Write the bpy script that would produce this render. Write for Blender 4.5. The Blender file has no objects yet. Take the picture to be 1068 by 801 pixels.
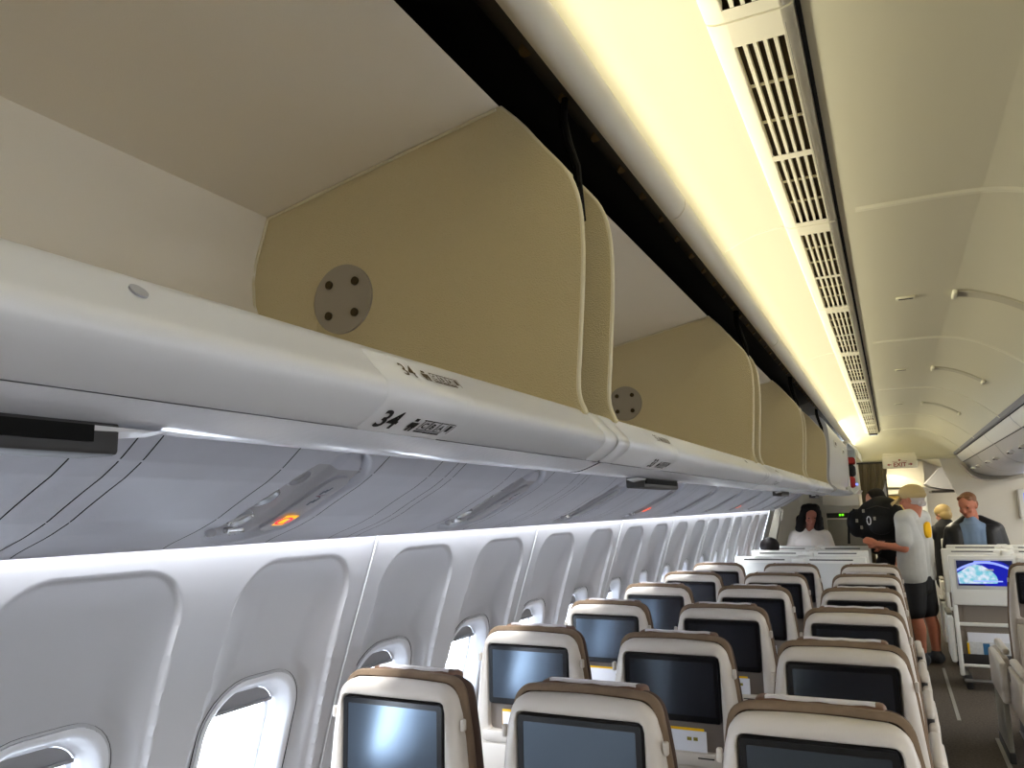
import bpy, bmesh, math, random
from mathutils import Vector, Matrix, Euler
random.seed(7)
sc = bpy.context.scene
COL = sc.collection
PI = math.pi

# ------------------------------------------------------------------ materials
def lin(c):
    c = c / 255.0
    return c / 12.92 if c <= 0.04045 else ((c + 0.055) / 1.055) ** 2.4
def rgb(r, g, b): return (lin(r), lin(g), lin(b), 1.0)
MATS = {}
def mat(name, col, rough=0.5, spec=0.5, metal=0.0, bump=0.0, bscale=200.0, vary=0.0, vscale=6.0, coat=0.0, emit=None, estr=0.0, kind='noise', trans=0.0):
    m = bpy.data.materials.new(name); m.use_nodes = True
    nt = m.node_tree; b = nt.nodes['Principled BSDF']
    b.inputs['Base Color'].default_value = col
    b.inputs['Roughness'].default_value = rough
    b.inputs['Specular IOR Level'].default_value = spec
    b.inputs['Metallic'].default_value = metal
    b.inputs['Coat Weight'].default_value = coat
    b.inputs['Transmission Weight'].default_value = trans
    if emit:
        b.inputs['Emission Color'].default_value = emit
        b.inputs['Emission Strength'].default_value = estr
    if bump or vary:
        tc = nt.nodes.new('ShaderNodeTexCoord')
    if bump:
        if kind == 'voronoi':
            n = nt.nodes.new('ShaderNodeTexVoronoi'); n.inputs['Scale'].default_value = bscale; out = n.outputs['Distance']
        else:
            n = nt.nodes.new('ShaderNodeTexNoise'); n.inputs['Scale'].default_value = bscale; n.inputs['Detail'].default_value = 3; out = n.outputs['Fac']
        nt.links.new(tc.outputs['Object'], n.inputs['Vector'])
        bp = nt.nodes.new('ShaderNodeBump'); bp.inputs['Strength'].default_value = bump; bp.inputs['Distance'].default_value = 0.002
        nt.links.new(out, bp.inputs['Height']); nt.links.new(bp.outputs['Normal'], b.inputs['Normal'])
    if vary:
        n = nt.nodes.new('ShaderNodeTexNoise'); n.inputs['Scale'].default_value = vscale; n.inputs['Detail'].default_value = 5
        nt.links.new(tc.outputs['Object'], n.inputs['Vector'])
        r = nt.nodes.new('ShaderNodeValToRGB')
        r.color_ramp.elements[0].position = 0.3; r.color_ramp.elements[1].position = 0.7
        r.color_ramp.elements[0].color = tuple(max(0, c * (1 - vary)) for c in col[:3]) + (1,)
        r.color_ramp.elements[1].color = tuple(min(1, c * (1 + vary)) for c in col[:3]) + (1,)
        nt.links.new(n.outputs['Fac'], r.inputs['Fac']); nt.links.new(r.outputs['Color'], b.inputs['Base Color'])
    MATS[name] = m
    return m

M_WALL = mat('sidewall_plastic', rgb(197, 198, 203), 0.45, 0.4, bump=0.05, bscale=900)
M_WINFR = mat('window_frame_plastic', rgb(228, 230, 236), 0.4, 0.4)
M_SHADE = mat('window_shade_grey', rgb(150, 150, 154), 0.5, 0.4)
M_GAP = mat('dark_gap', rgb(22, 22, 24), 0.8, 0.2)
M_CEIL = mat('ceiling_panel', rgb(218, 213, 188), 0.55, 0.35, bump=0.06, bscale=700)
M_GRIP = mat('ceiling_grip_plastic', rgb(196, 190, 166), 0.5, 0.35)
M_CEILTRIM = mat('ceiling_seam', rgb(232, 228, 205), 0.5, 0.4)
M_VENT = mat('vent_plastic', rgb(232, 226, 204), 0.45, 0.4)
M_VENTDARK = mat('vent_cavity', rgb(74, 60, 38), 0.8, 0.2)
M_LIP = mat('bin_lip_plastic', rgb(208, 208, 211), 0.3, 0.5, bump=0.03, bscale=160)
M_UNDER = mat('bin_underside_paint', rgb(214, 216, 224), 0.16, 0.7, bump=0.12, bscale=130)
M_BINWALL = mat('bin_liner', rgb(216, 207, 190), 0.65, 0.25, bump=0.15, bscale=500)
M_DIV = mat('divider_vinyl', rgb(202, 188, 150), 0.6, 0.3, bump=0.5, bscale=420, kind='voronoi')
M_BEAD = mat('divider_bead', rgb(206, 196, 166), 0.5, 0.4)
M_DISC = mat('brushed_disc', rgb(158, 150, 136), 0.45, 0.5, metal=0.25, bump=0.05, bscale=300)
M_SCREW = mat('screw_dark', rgb(70, 60, 40), 0.4, 0.5, metal=0.8)
M_BLACK = mat('valance_black', rgb(9, 9, 9), 0.7, 0.12)
M_DKGREY = mat('valance_charcoal', rgb(62, 58, 52), 0.7, 0.15, bump=0.1, bscale=200)
M_GOLD = mat('gold_fastener', rgb(96, 78, 44), 0.6, 0.3, metal=0.2)
M_RAIL = mat('cove_rail_plastic', rgb(214, 208, 194), 0.4, 0.45)
M_RAILG = mat('grey_rail', rgb(140, 138, 142), 0.45, 0.4)
M_PSU = mat('service_panel_plastic', rgb(180, 182, 192), 0.42, 0.45, vary=0.04, vscale=9, bump=0.04, bscale=800)
M_PSUDK = mat('service_recess_plastic', rgb(160, 160, 166), 0.4, 0.45)
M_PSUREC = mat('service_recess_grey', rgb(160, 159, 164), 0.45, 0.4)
M_PSUSYM = mat('service_symbol', rgb(70, 78, 92), 0.5, 0.3)
M_PSUSYM2 = mat('service_symbol_red', rgb(112, 62, 78), 0.5, 0.3)
M_CHROME = mat('clear_lens', rgb(214, 216, 220), 0.15, 0.6, metal=0.6)
M_SIGN_Y = mat('sign_amber', rgb(255, 190, 20), 0.5, emit=rgb(255, 176, 10), estr=.7)
M_SIGN_R = mat('sign_red', rgb(255, 40, 70), 0.5, emit=rgb(255, 40, 60), estr=.65)
M_SIGN_O = mat('sign_orange', rgb(255, 90, 20), 0.5, emit=rgb(255, 92, 20), estr=1.3)
M_INK = mat('black_ink', rgb(26, 24, 26), 0.6, 0.3)
M_INKBR = mat('brown_ink', rgb(74, 58, 34), 0.6, 0.3)
M_SHELL = mat('seat_shell_plastic', rgb(206, 198, 188), 0.4, 0.45, bump=0.04, bscale=900)
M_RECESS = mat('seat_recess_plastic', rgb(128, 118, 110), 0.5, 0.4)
M_BEZEL = mat('screen_bezel', rgb(12, 14, 18), 0.22, 0.55)
M_DISP = mat('screen_glass', rgb(30, 33, 40), 0.16, 0.5); M_DISP.node_tree.nodes['Principled BSDF'].inputs['IOR'].default_value = 2.6; M_DISP.node_tree.nodes['Principled BSDF'].inputs['Specular Tint'].default_value = (.62, .80, 1, 1)
M_TAN = mat('seat_fabric_tan', rgb(126, 107, 88), 0.85, 0.2, bump=0.3, bscale=600, vary=0.1, vscale=30)
M_BROWN = mat('seat_fabric_brown', rgb(74, 56, 46), 0.75, 0.25, bump=0.2, bscale=500)
M_LEATHER = mat('headrest_leather', rgb(110, 80, 62), 0.5, 0.4, bump=0.1, bscale=250)
M_CLOTH = mat('headrest_cloth', rgb(226, 222, 226), 0.85, 0.1, bump=0.2, bscale=700)
M_METAL = mat('seat_metal', rgb(150, 150, 152), 0.35, 0.5, metal=0.9)
M_DARKPL = mat('dark_plastic', rgb(44, 42, 42), 0.5, 0.4)
M_CARD = mat('card_white', rgb(226, 228, 236), 0.5, 0.3)
M_YEL = mat('card_yellow', rgb(240, 190, 20), 0.5, 0.3)
M_OLIVE = mat('card_print', rgb(140, 130, 60), 0.6, 0.2)
M_CARPET = mat('carpet', rgb(92, 84, 76), 0.95, 0.1, bump=0.6, bscale=500, vary=0.25, vscale=60)
M_STRIP = mat('floor_strip', rgb(150, 146, 138), 0.6, 0.3)
M_WHITE = mat('white_shell', rgb(236, 235, 228), 0.4, 0.45)
M_WHITE2 = mat('white_shell_inset', rgb(212, 212, 208), 0.45, 0.4)
M_GREYFAB = mat('grey_fabric', rgb(140, 130, 120), 0.9, 0.15, bump=0.2, bscale=400)
M_BULK = mat('bulkhead_laminate', rgb(222, 216, 202), 0.5, 0.35, bump=0.05, bscale=500)
M_BULKG = mat('bulkhead_grey', rgb(144, 140, 128), 0.5, 0.35)
M_BULKD = mat('bulkhead_dark', rgb(50, 48, 44), 0.5, 0.35)
M_CURT = mat('curtain_cloth', rgb(112, 100, 78), 0.9, 0.15, bump=0.2, bscale=300)
M_SIGNBOX = mat('exit_box', rgb(232, 226, 206), 0.4, 0.4)
M_REDINK = mat('exit_red', rgb(150, 42, 36), 0.5, 0.3)
M_GREENLED = mat('green_led', rgb(90, 220, 20), 0.5, emit=rgb(110, 240, 30), estr=1.2)
M_BLUELED = mat('blue_led', rgb(90, 110, 255), 0.5, emit=rgb(110, 130, 255), estr=1.5)
M_BINSILV = mat('closed_bin_paint', rgb(178, 178, 182), 0.3, 0.5)
M_GALLEY = mat('galley_panel', rgb(196, 164, 84), 0.6, 0.3, vary=0.1, vscale=3)
M_SKIN = mat('skin_tan', rgb(190, 120, 92), 0.55, 0.35, vary=0.05, vscale=20)
M_SKINL = mat('skin_light', rgb(206, 146, 120), 0.55, 0.35, vary=0.05, vscale=20)
M_SKIND = mat('skin_brown', rgb(160, 100, 80), 0.55, 0.35, vary=0.05, vscale=20)
M_HAIRBK = mat('hair_black', rgb(20, 15, 15), 0.6, 0.2, bump=0.5, bscale=120)
M_HAIRBR = mat('hair_brown', rgb(128, 88, 58), 0.55, 0.35, bump=0.5, bscale=140)
M_HAIRGY = mat('hair_grey', rgb(190, 180, 176), 0.6, 0.3, bump=0.5, bscale=140)
M_HAIRBL = mat('hair_blond', rgb(166, 142, 92), 0.55, 0.35, bump=0.5, bscale=140)
M_CAP = mat('cap_khaki', rgb(192, 170, 124), 0.85, 0.15, bump=0.2, bscale=500)
M_TEE = mat('tee_grey', rgb(188, 187, 181), 0.9, 0.1, bump=0.4, bscale=30, vary=0.05, vscale=12)
M_SHORT = mat('shorts_black', rgb(28, 28, 30), 0.6, 0.35, bump=0.4, bscale=25)
M_SHOE = mat('shoe_grey', rgb(66, 68, 72), 0.7, 0.3)
M_LOGO = mat('logo_yellow', rgb(240, 186, 40), 0.8, 0.1)
M_BLKCLOTH = mat('black_cloth', rgb(20, 20, 22), 0.7, 0.3, bump=0.3, bscale=40)
M_JACKET = mat('jacket_black', rgb(26, 26, 28), 0.45, 0.45, bump=0.4, bscale=26)
M_BLUESH = mat('shirt_blue', rgb(122, 142, 168), 0.85, 0.15, bump=0.3, bscale=40)
M_BLOUSE = mat('blouse_white', rgb(228, 220, 212), 0.85, 0.15, bump=0.4, bscale=36)
M_EYE = mat('eye_dark', rgb(28, 22, 20), 0.3, 0.5)
M_MOUTH = mat('lip_rose', rgb(150, 84, 74), 0.5, 0.4)
M_PAPER = mat('paper', rgb(206, 208, 210), 0.7, 0.2, vary=0.1, vscale=40)
M_PAPERB = mat('paper_blue', rgb(60, 110, 150), 0.6, 0.2)
M_RED = mat('red_fabric', rgb(150, 44, 38), 0.8, 0.2)

# glass pane of the windows: thin clear sheet
gm = bpy.data.materials.new('window_pane'); gm.use_nodes = True
gt = gm.node_tree
for n in list(gt.nodes): gt.nodes.remove(n)
_o = gt.nodes.new('ShaderNodeOutputMaterial'); _t = gt.nodes.new('ShaderNodeBsdfTransparent'); _g = gt.nodes.new('ShaderNodeBsdfGlossy'); _m = gt.nodes.new('ShaderNodeMixShader')
_t.inputs['Color'].default_value = (0.93, 0.95, 0.98, 1); _g.inputs['Roughness'].default_value = 0.05; _m.inputs['Fac'].default_value = 0.05
gt.links.new(_t.outputs[0], _m.inputs[1]); gt.links.new(_g.outputs[0], _m.inputs[2]); gt.links.new(_m.outputs[0], _o.inputs[0])
M_PANE = gm

# ------------------------------------------------------------------ mesh helpers
class MB:
    def __init__(s): s.v = []; s.f = []; s.m = []; s.cur = 0
    def add(s, vs, fs):
        o = len(s.v); s.v += [tuple(p) for p in vs]
        for f in fs: s.f.append([i + o for i in f]); s.m.append(s.cur)
        return s
    def box(s, x0, x1, y0, y1, z0, z1, r=0.0, seg=2):
        if r <= 0:
            return s.add([(x0,y0,z0),(x1,y0,z0),(x1,y1,z0),(x0,y1,z0),(x0,y0,z1),(x1,y0,z1),(x1,y1,z1),(x0,y1,z1)],
                         [(0,3,2,1),(4,5,6,7),(0,1,5,4),(1,2,6,5),(2,3,7,6),(3,0,4,7)])
        bm = bmesh.new(); bmesh.ops.create_cube(bm, size=1.0)
        for v in bm.verts:
            v.co = Vector(((x0+x1)/2 + v.co.x*(x1-x0), (y0+y1)/2 + v.co.y*(y1-y0), (z0+z1)/2 + v.co.z*(z1-z0)))
        bmesh.ops.bevel(bm, geom=list(bm.edges), offset=min(r, .49*min(x1-x0, y1-y0, z1-z0)), segments=seg, affect='EDGES', profile=0.5)
        s.bm(bm); bm.free(); return s
    def bm(s, bm, mtx=None):
        bm.verts.index_update()
        return s.add([(mtx @ v.co) if mtx else v.co for v in bm.verts], [[v.index for v in f.verts] for f in bm.faces])
    def rings(s, loops, c0=False, c1=False, closed=True):
        n = len(loops[0]); o = len(s.v)
        for l in loops: s.v += [tuple(p) for p in l]
        k = n if closed else n - 1
        for a in range(len(loops) - 1):
            for i in range(k):
                j = (i + 1) % n
                s.f.append([o+a*n+i, o+a*n+j, o+(a+1)*n+j, o+(a+1)*n+i]); s.m.append(s.cur)
        if c0: s.f.append([o+i for i in range(n)][::-1]); s.m.append(s.cur)
        if c1: s.f.append([o+(len(loops)-1)*n+i for i in range(n)]); s.m.append(s.cur)
        return s
    def extrude_y(s, prof, ys, closed=False, cap=False):
        return s.rings([[(x, y, z) for x, z in prof] for y in ys], cap, cap, closed)
    def poly_y(s, pts, y0, y1):  # solid slab from an XZ outline
        return s.rings([[(x, y0, z) for x, z in pts], [(x, y1, z) for x, z in pts]], True, True)
    def tube(s, pts, r, n=10, cap=True, up=(0, 0, 1)):
        pts = [Vector(p) for p in pts]; rs = r if isinstance(r, (list, tuple)) else [r]*len(pts)
        loops = []
        up = Vector(up)
        for i, p in enumerate(pts):
            t = (pts[min(i+1, len(pts)-1)] - pts[max(i-1, 0)]).normalized()
            a = t.cross(up)
            if a.length < 1e-3: a = t.cross(Vector((1, 0, 0)))
            a.normalize(); b = t.cross(a)
            loops.append([p + rs[i]*(math.cos(2*PI*k/n)*a + math.sin(2*PI*k/n)*b) for k in range(n)])
        return s.rings(loops, cap, cap)
    def ell(s, c, r, rot=None, u=20, v=12):
        bm = bmesh.new(); bmesh.ops.create_uvsphere(bm, u_segments=u, v_segments=v, radius=1)
        R = (rot or Matrix.Identity(3)).to_4x4()
        m = Matrix.Translation(Vector(c)) @ R @ Matrix.Diagonal((r[0], r[1], r[2], 1))
        s.bm(bm, m); bm.free(); return s
    def cone(s, p1, p2, r1, r2, n=16):
        p1 = Vector(p1); p2 = Vector(p2)
        s.tube([p1, p2], [r1, r2], n); s.ell(p1, (r1,)*3, None, n, 10); s.ell(p2, (r2,)*3, None, n, 10); return s
    def disc(s, c, r, axis, th, n=28):
        c = Vector(c); a = Vector(axis).normalized()
        return s.tube([c - a*th/2, c + a*th/2], r, n)

def rrect(hw, hh, r, nc=6, cx=0, cy=0):
    out = []
    for (sx, sy, a0) in ((1, 1, 0), (-1, 1, 90), (-1, -1, 180), (1, -1, 270)):
        for k in range(nc + 1):
            a = math.radians(a0 + 90*k/nc)
            out.append((cx + sx*(hw - r) + r*math.cos(a), cy + sy*(hh - r) + r*math.sin(a)))
    return out

def base(o):
    p = Vector((0, 0, 0))
    while o: p = p + o.location; o = o.parent
    return p
def part(name, mb, mats, parent=None, sharp=38, local=False, flat=False):
    me = bpy.data.meshes.new(name)
    off = Vector((0, 0, 0)) if (local or parent is None) else base(parent)
    me.from_pydata([(x-off.x, y-off.y, z-off.z) for x, y, z in mb.v], [], mb.f)
    if not isinstance(mats, (list, tuple)): mats = [mats]
    for m in mats: me.materials.append(m)
    if len(mats) > 1: me.polygons.foreach_set('material_index', mb.m)
    bm = bmesh.new(); bm.from_mesh(me); bmesh.ops.recalc_face_normals(bm, faces=bm.faces); bm.to_mesh(me); bm.free()
    if not flat:
        me.shade_smooth(); me.set_sharp_from_angle(angle=math.radians(sharp))
    o = bpy.data.objects.new(name, me); COL.objects.link(o)
    if parent: o.parent = parent
    return o
def tag(o, label=None, cat=None, group=None, kind=None):
    if label: o['label'] = label
    if cat: o['category'] = cat
    if group: o['group'] = group
    if kind: o['kind'] = kind
    return o
def thing(name, label, cat, loc=(0, 0, 0), group=None):
    o = bpy.data.objects.new(name, None); o.empty_display_size = 0.1; COL.objects.link(o); o.location = loc
    return tag(o, label, cat, group)
def struct(name, mb, m, **k): return tag(part(name, mb, m, **k), kind='structure')
def copy_tree(o, parent=None):
    c = o.copy(); COL.objects.link(c); c.parent = parent
    for ch in o.children: copy_tree(ch, c)
    return c

def text_mesh(txt, size, bold=0.0):
    cu = bpy.data.curves.new('t', 'FONT'); cu.body = txt; cu.size = size; cu.offset = bold; cu.resolution_u = 3
    o = bpy.data.objects.new('t', cu); COL.objects.link(o)
    dg = bpy.context.evaluated_depsgraph_get(); me = o.evaluated_get(dg).to_mesh()
    v = [tuple(p.co[:2]) for p in me.vertices]; f = [list(p.vertices) for p in me.polygons]
    o.evaluated_get(dg).to_mesh_clear(); bpy.data.objects.remove(o); bpy.data.curves.remove(cu)
    return v, f

def smoothstep(a, b, x):
    t = max(0.0, min(1.0, (x - a) / (b - a))); return t*t*(3 - 2*t)
def sd_rr(x, y, hw, hh, r):
    qx, qy = abs(x) - hw + r, abs(y) - hh + r
    return math.hypot(max(qx, 0), max(qy, 0)) + min(max(qx, qy), 0) - r

class Prof:
    """polyline of (x,z) with arc length lookup and smooth resampling"""
    def __init__(s, pts, smooth=0):
        for _ in range(smooth):
            q = [pts[0]]
            for a, b in zip(pts, pts[1:]):
                q += [(a[0]*.75+b[0]*.25, a[1]*.75+b[1]*.25), (a[0]*.25+b[0]*.75, a[1]*.25+b[1]*.75)]
            q.append(pts[-1]); pts = q
        s.p = pts; s.s = [0]
        for a, b in zip(pts, pts[1:]): s.s.append(s.s[-1] + math.hypot(b[0]-a[0], b[1]-a[1]))
        s.L = s.s[-1]
    def at(s, t):
        t = max(0, min(s.L, t))
        for i in range(len(s.p) - 1):
            if t <= s.s[i+1] + 1e-9:
                a, b = s.p[i], s.p[i+1]; d = s.s[i+1]-s.s[i]; u = (t - s.s[i])/d if d else 0
                tx, tz = (b[0]-a[0])/d, (b[1]-a[1])/d
                return a[0]+u*(b[0]-a[0]), a[1]+u*(b[1]-a[1]), tx, tz
    def near_x(s, x):  # arc length of the first place with this x
        for i in range(len(s.p) - 1):
            a, b = s.p[i], s.p[i+1]
            if (a[0]-x)*(b[0]-x) <= 0 and a[0] != b[0]: return s.s[i] + (x-a[0])/(b[0]-a[0])*(s.s[i+1]-s.s[i])
        return 0
    def sub(s, t0, t1):
        pts = [s.at(t0)[:2]] + [p for p, q in zip(s.p, s.s) if t0 < q < t1] + [s.at(t1)[:2]]
        return pts
    def off(s, t, d, sgn=1):
        x, z, tx, tz = s.at(t); return x + sgn*d*(-tz), z + sgn*d*tx

# ------------------------------------------------------------------ camera
F, YAW, PIT, ROL = 803.72, 0.4508, 0.1632, -0.0221
cy, sy = math.cos(YAW), math.sin(YAW)
fw = Vector((-sy*math.cos(PIT), cy*math.cos(PIT), math.sin(PIT)))
r0 = Vector((cy, sy, 0)); u0 = r0.cross(fw)
rr = math.cos(ROL)*r0 + math.sin(ROL)*u0; uu = -math.sin(ROL)*r0 + math.cos(ROL)*u0
cam = bpy.data.cameras.new('camera'); cam.sensor_fit = 'HORIZONTAL'; cam.sensor_width = 36; cam.lens = F/1068*36; cam.clip_start = 0.02
co = bpy.data.objects.new('camera', cam); COL.objects.link(co)
M = Matrix((rr, uu, -fw)).transposed().to_4x4(); M.translation = Vector((0, 0, 1.58)); co.matrix_world = M
sc.camera = co

# ------------------------------------------------------------------ floor
Y_BACK, Y_BULK = -4.0, 10.6
struct('floor', MB().box(-1.75, 4.4, Y_BACK, 14.6, -0.06, 0.0), M_CARPET)
struct('trim_1', MB().box(0.28, 0.305, 6.75, 8.75, 0.0, 0.004), M_STRIP)
struct('trim_2', MB().box(0.475, 0.5, 4.2, 6.35, 0.0, 0.004), M_STRIP)

# ------------------------------------------------------------------ side wall with window bays
WP = Prof([(-1.335, 1.62), (-1.36, 1.521), (-1.385, 1.439), (-1.414, 1.349), (-1.457, 1.218), (-1.494, 1.098), (-1.53, .97), (-1.56, .85), (-1.59, .7), (-1.605, .55), (-1.605, .4), (-1.585, .25), (-1.54, .1), (-1.5, 0.0)], smooth=1)
WZ = sorted([(z, x) for x, z in WP.p])
def wall_x(z):
    for (z0, x0), (z1, x1) in zip(WZ, WZ[1:]):
        if z0 <= z <= z1: return x0 + (x1-x0)*(z-z0)/(z1-z0)
    return WZ[-1][1] if z > WZ[-1][0] else WZ[0][1]
PITCH = 0.5765; WCZ, WHW, WHH, WR = 0.937, 0.170, 0.237, 0.125
def bay_depth(y, z):  # y measured from the bay centre
    hw = 0.212 + 0.045*smoothstep(1.35, 0.6, z)
    d = sd_rr(y/hw*0.23, z - 1.0, 0.23, 0.472, 0.125)
    if d >= 0: return 0.0
    step = 0.009*smoothstep(0, 0.006, -d)
    bowl = 0.046*smoothstep(-0.03, 0.13, -d)*smoothstep(1.53, 1.12, z)
    k = smoothstep(0.045, 0.010, sd_rr(y, z - WCZ, WHW, WHH, WR))
    return (step + bowl)*(1 - k) + 0.050*k
def build_wall_mesh():
    mb = MB(); ny, nz = 230, 220
    zs = []
    ztop = 1.62
    for k in range(nz + 1):
        zs.append(ztop - (ztop - 0.62)*k/nz)
    zs += [0.5, 0.38, 0.25, 0.1, 0.0]
    ys = [2*PITCH*k/ny for k in range(ny + 1)]
    W = len(ys); idx = {}
    for a, z in enumerate(zs):
        for b, y in enumerate(ys):
            yc = (y % PITCH) - PITCH/2 if b < ny else PITCH/2
            d = bay_depth(yc, z) if z > 0.4 else 0
            # panel joint: edges roll back slightly
            e = min(y, 2*PITCH - y)
            if e < 0.008: d += 0.006*(1 - e/0.008)
            mb.v.append((wall_x(z) - d, y, z))
    for a in range(len(zs) - 1):
        for b in range(ny):
            z = (zs[a] + zs[a+1])/2; y = (ys[b] + ys[b+1])/2; yc = (y % PITCH) - PITCH/2
            if sd_rr(yc, z - WCZ, WHW, WHH, WR) < -0.006: continue
            i = a*W + b
            mb.f.append([i, i+1, i+W+1, i+W]); mb.m.append(0)
    return mb
wallmesh = None
SEAM0 = 1.889
panels = []
for k in range(-5, 7):
    y0 = SEAM0 + (k)*2*PITCH
    if wallmesh is None:
        o = struct('wall_left', build_wall_mesh(), M_WALL, sharp=60); wallmesh = o.data
    else:
        o = bpy.data.objects.new('wall_left', wallmesh); COL.objects.link(o); tag(o, kind='structure')
    o.location.y = y0; panels.append(y0)
    # raised pale joint strip between panels
    mb = MB()
    pr = [WP.at(WP.L*t/60)[:2] for t in range(2, 61)]
    mb.rings([[(x + 0.0005, y0 - .0045, z) for x, z in pr], [(x + .004, y0 - .003, z) for x, z in pr], [(x + .004, y0 + .003, z) for x, z in pr], [(x + .0005, y0 + .0045, z) for x, z in pr]], closed=False)
    struct('trim_%d' % (20 + k), mb, M_WALL)

# one window (frame ring, dark joint line, shade, pane), copied along the wall
def wx(y, z, d): return (wall_x(z) - d, y, z)
def ring(hw, hh, r, d, nc=9):
    return [wx(a, WCZ + b, d) for a, b in rrect(hw, hh, r, nc)]
wf = MB().rings([ring(.1665, .2335, .122, .052), ring(.1655, .2325, .121, .0445), ring(.158, .225, .116, .0425), ring(.146, .213, .108, .050), ring(.137, .202, .10, .078), ring(.131, .196, .096, .082), ring(.128, .193, .094, .105), ring(.120, .184, .09, .108), ring(.118, .182, .088, .135)])
WIN = part('window_1', wf, M_WINFR, sharp=50); tag(WIN, kind='structure')
part('gasket', MB().rings([ring(.1735, .2405, .129, .0475), ring(.1735, .2405, .129, .056), ring(.1655, .2325, .121, .056), ring(.1660, .233, .1215, .047)]), M_GAP, WIN)
gp = ring(.1255, .190, .0915, .115)
part('pane', MB().add(gp + [wx(0, WCZ, .115)], [[i, (i+1) % len(gp), len(gp)] for i in range(len(gp))]), M_PANE, WIN)
mb = MB()
zt = WCZ + .192; zb = WCZ + .150
L1 = []; L2 = []
for z in (zt, zt - .008, zt - .016, zt - .024, zt - .034, zb):
    t = max(0.0, (z - (WCZ + .193 - .094))/.094); hwz = .1275 - .094 + .094*math.sqrt(max(0, 1 - t*t))
    L1.append([wx(-hwz + 2*hwz*k/8, z, .094) for k in range(9)])
mb.rings(L1, closed=False)
mb.rings([[wx(-.11 + .22*k/8, zb + dz, .094 + dd) for k in range(9)] for dz, dd in ((.004, 0), (.004, -.008), (-.004, -.008), (-.004, .004))], closed=False)
part('shade', mb, M_SHADE, WIN)
nwin = 1
for y0 in panels:
    for q in (0.5, 1.5):
        if nwin == 1: w = WIN
        else:
            w = copy_tree(WIN); w.name = 'window_%d' % nwin
        w.location.y = y0 + q*PITCH; nwin += 1
WALL_END = SEAM0 + 7*2*PITCH
struct('wall_left', MB().extrude_y(WP.p, [WALL_END + .001, 14.6]), M_WALL)
struct('trim_90', MB().extrude_y([(-1.334, 1.618), (-1.39, 1.66), (-1.42, 1.9), (-1.27, 2.3), (-.92, 2.56), (0, 2.7), (1.5, 2.7), (1.5, 2.27)], [Y_BACK, 14.6]), M_DKGREY)  # unseen fuselage crown skin, added to stop outside light leaking in above the bins

# ------------------------------------------------------------------ passenger service panels under the bins
PP = Prof([(-1.304, 1.519), (-1.297, 1.525), (-1.178, 1.566), (-1.098, 1.611), (-1.016, 1.653), (-.958, 1.701), (-.925, 1.73)], smooth=1)
MODL = 0.91; MOD0 = 0.79
def oval_sd(y, t):  # y from the module start, t arc length from wall edge
    yc = y - 0.455
    return sd_rr(yc + 0.02*(t - .2)/.2*-1, t - 0.205, 0.105, 0.190, 0.098)
def psu_mesh():
    mb = MB(); ny, nt = 300, 150
    ys = [MODL*k/ny for k in range(ny + 1)]; ts = [PP.L*k/nt for k in range(nt + 1)]
    for t in ts:
        for y in ys:
            d = oval_sd(y, t)
            dep = 0.022*smoothstep(0, .013, -d) if d < 0 else 0
            yc = y - 0.455
            if d < 0 and yc > 0.0: dep *= 1 - .55*smoothstep(0.0, .02, yc)*smoothstep(-.012, -.022, d)
            x, z = PP.off(t, dep, 1)
            mb.v.append((x, y, z))
    W = ny + 1
    for a in range(nt):
        for b in range(ny):
            i = a*W + b; mb.f.append([i, i+1, i+W+1, i+W])
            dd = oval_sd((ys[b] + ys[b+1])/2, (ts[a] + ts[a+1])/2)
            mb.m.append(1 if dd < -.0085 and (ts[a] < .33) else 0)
    mb.rings([[(PP.at(0)[0], y, PP.at(0)[1]), (-1.300, y, 1.535), (-1.20, y, 1.60)] for y in (ys[0], ys[-1])], closed=False)
    return mb
def on_psu(y0, pts, faces, d, mb):  # pts (y, t) mapped to the surface
    vs = []
    for y, t in pts:
        x, z = PP.off(t, d, 1); vs.append((x, y0 + y, z))
    mb.add(vs, faces)
def psu_patch(mb, y0, y1, t0, t1, d, n=6):
    pts = []; fs = []
    for k in range(n + 1):
        t = t0 + (t1 - t0)*k/n; pts += [(y0, t), (y1, t)]
    for k in range(n): fs.append([2*k, 2*k+1, 2*k+3, 2*k+2])
    on_psu(0, pts, fs, d, mb)
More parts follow.
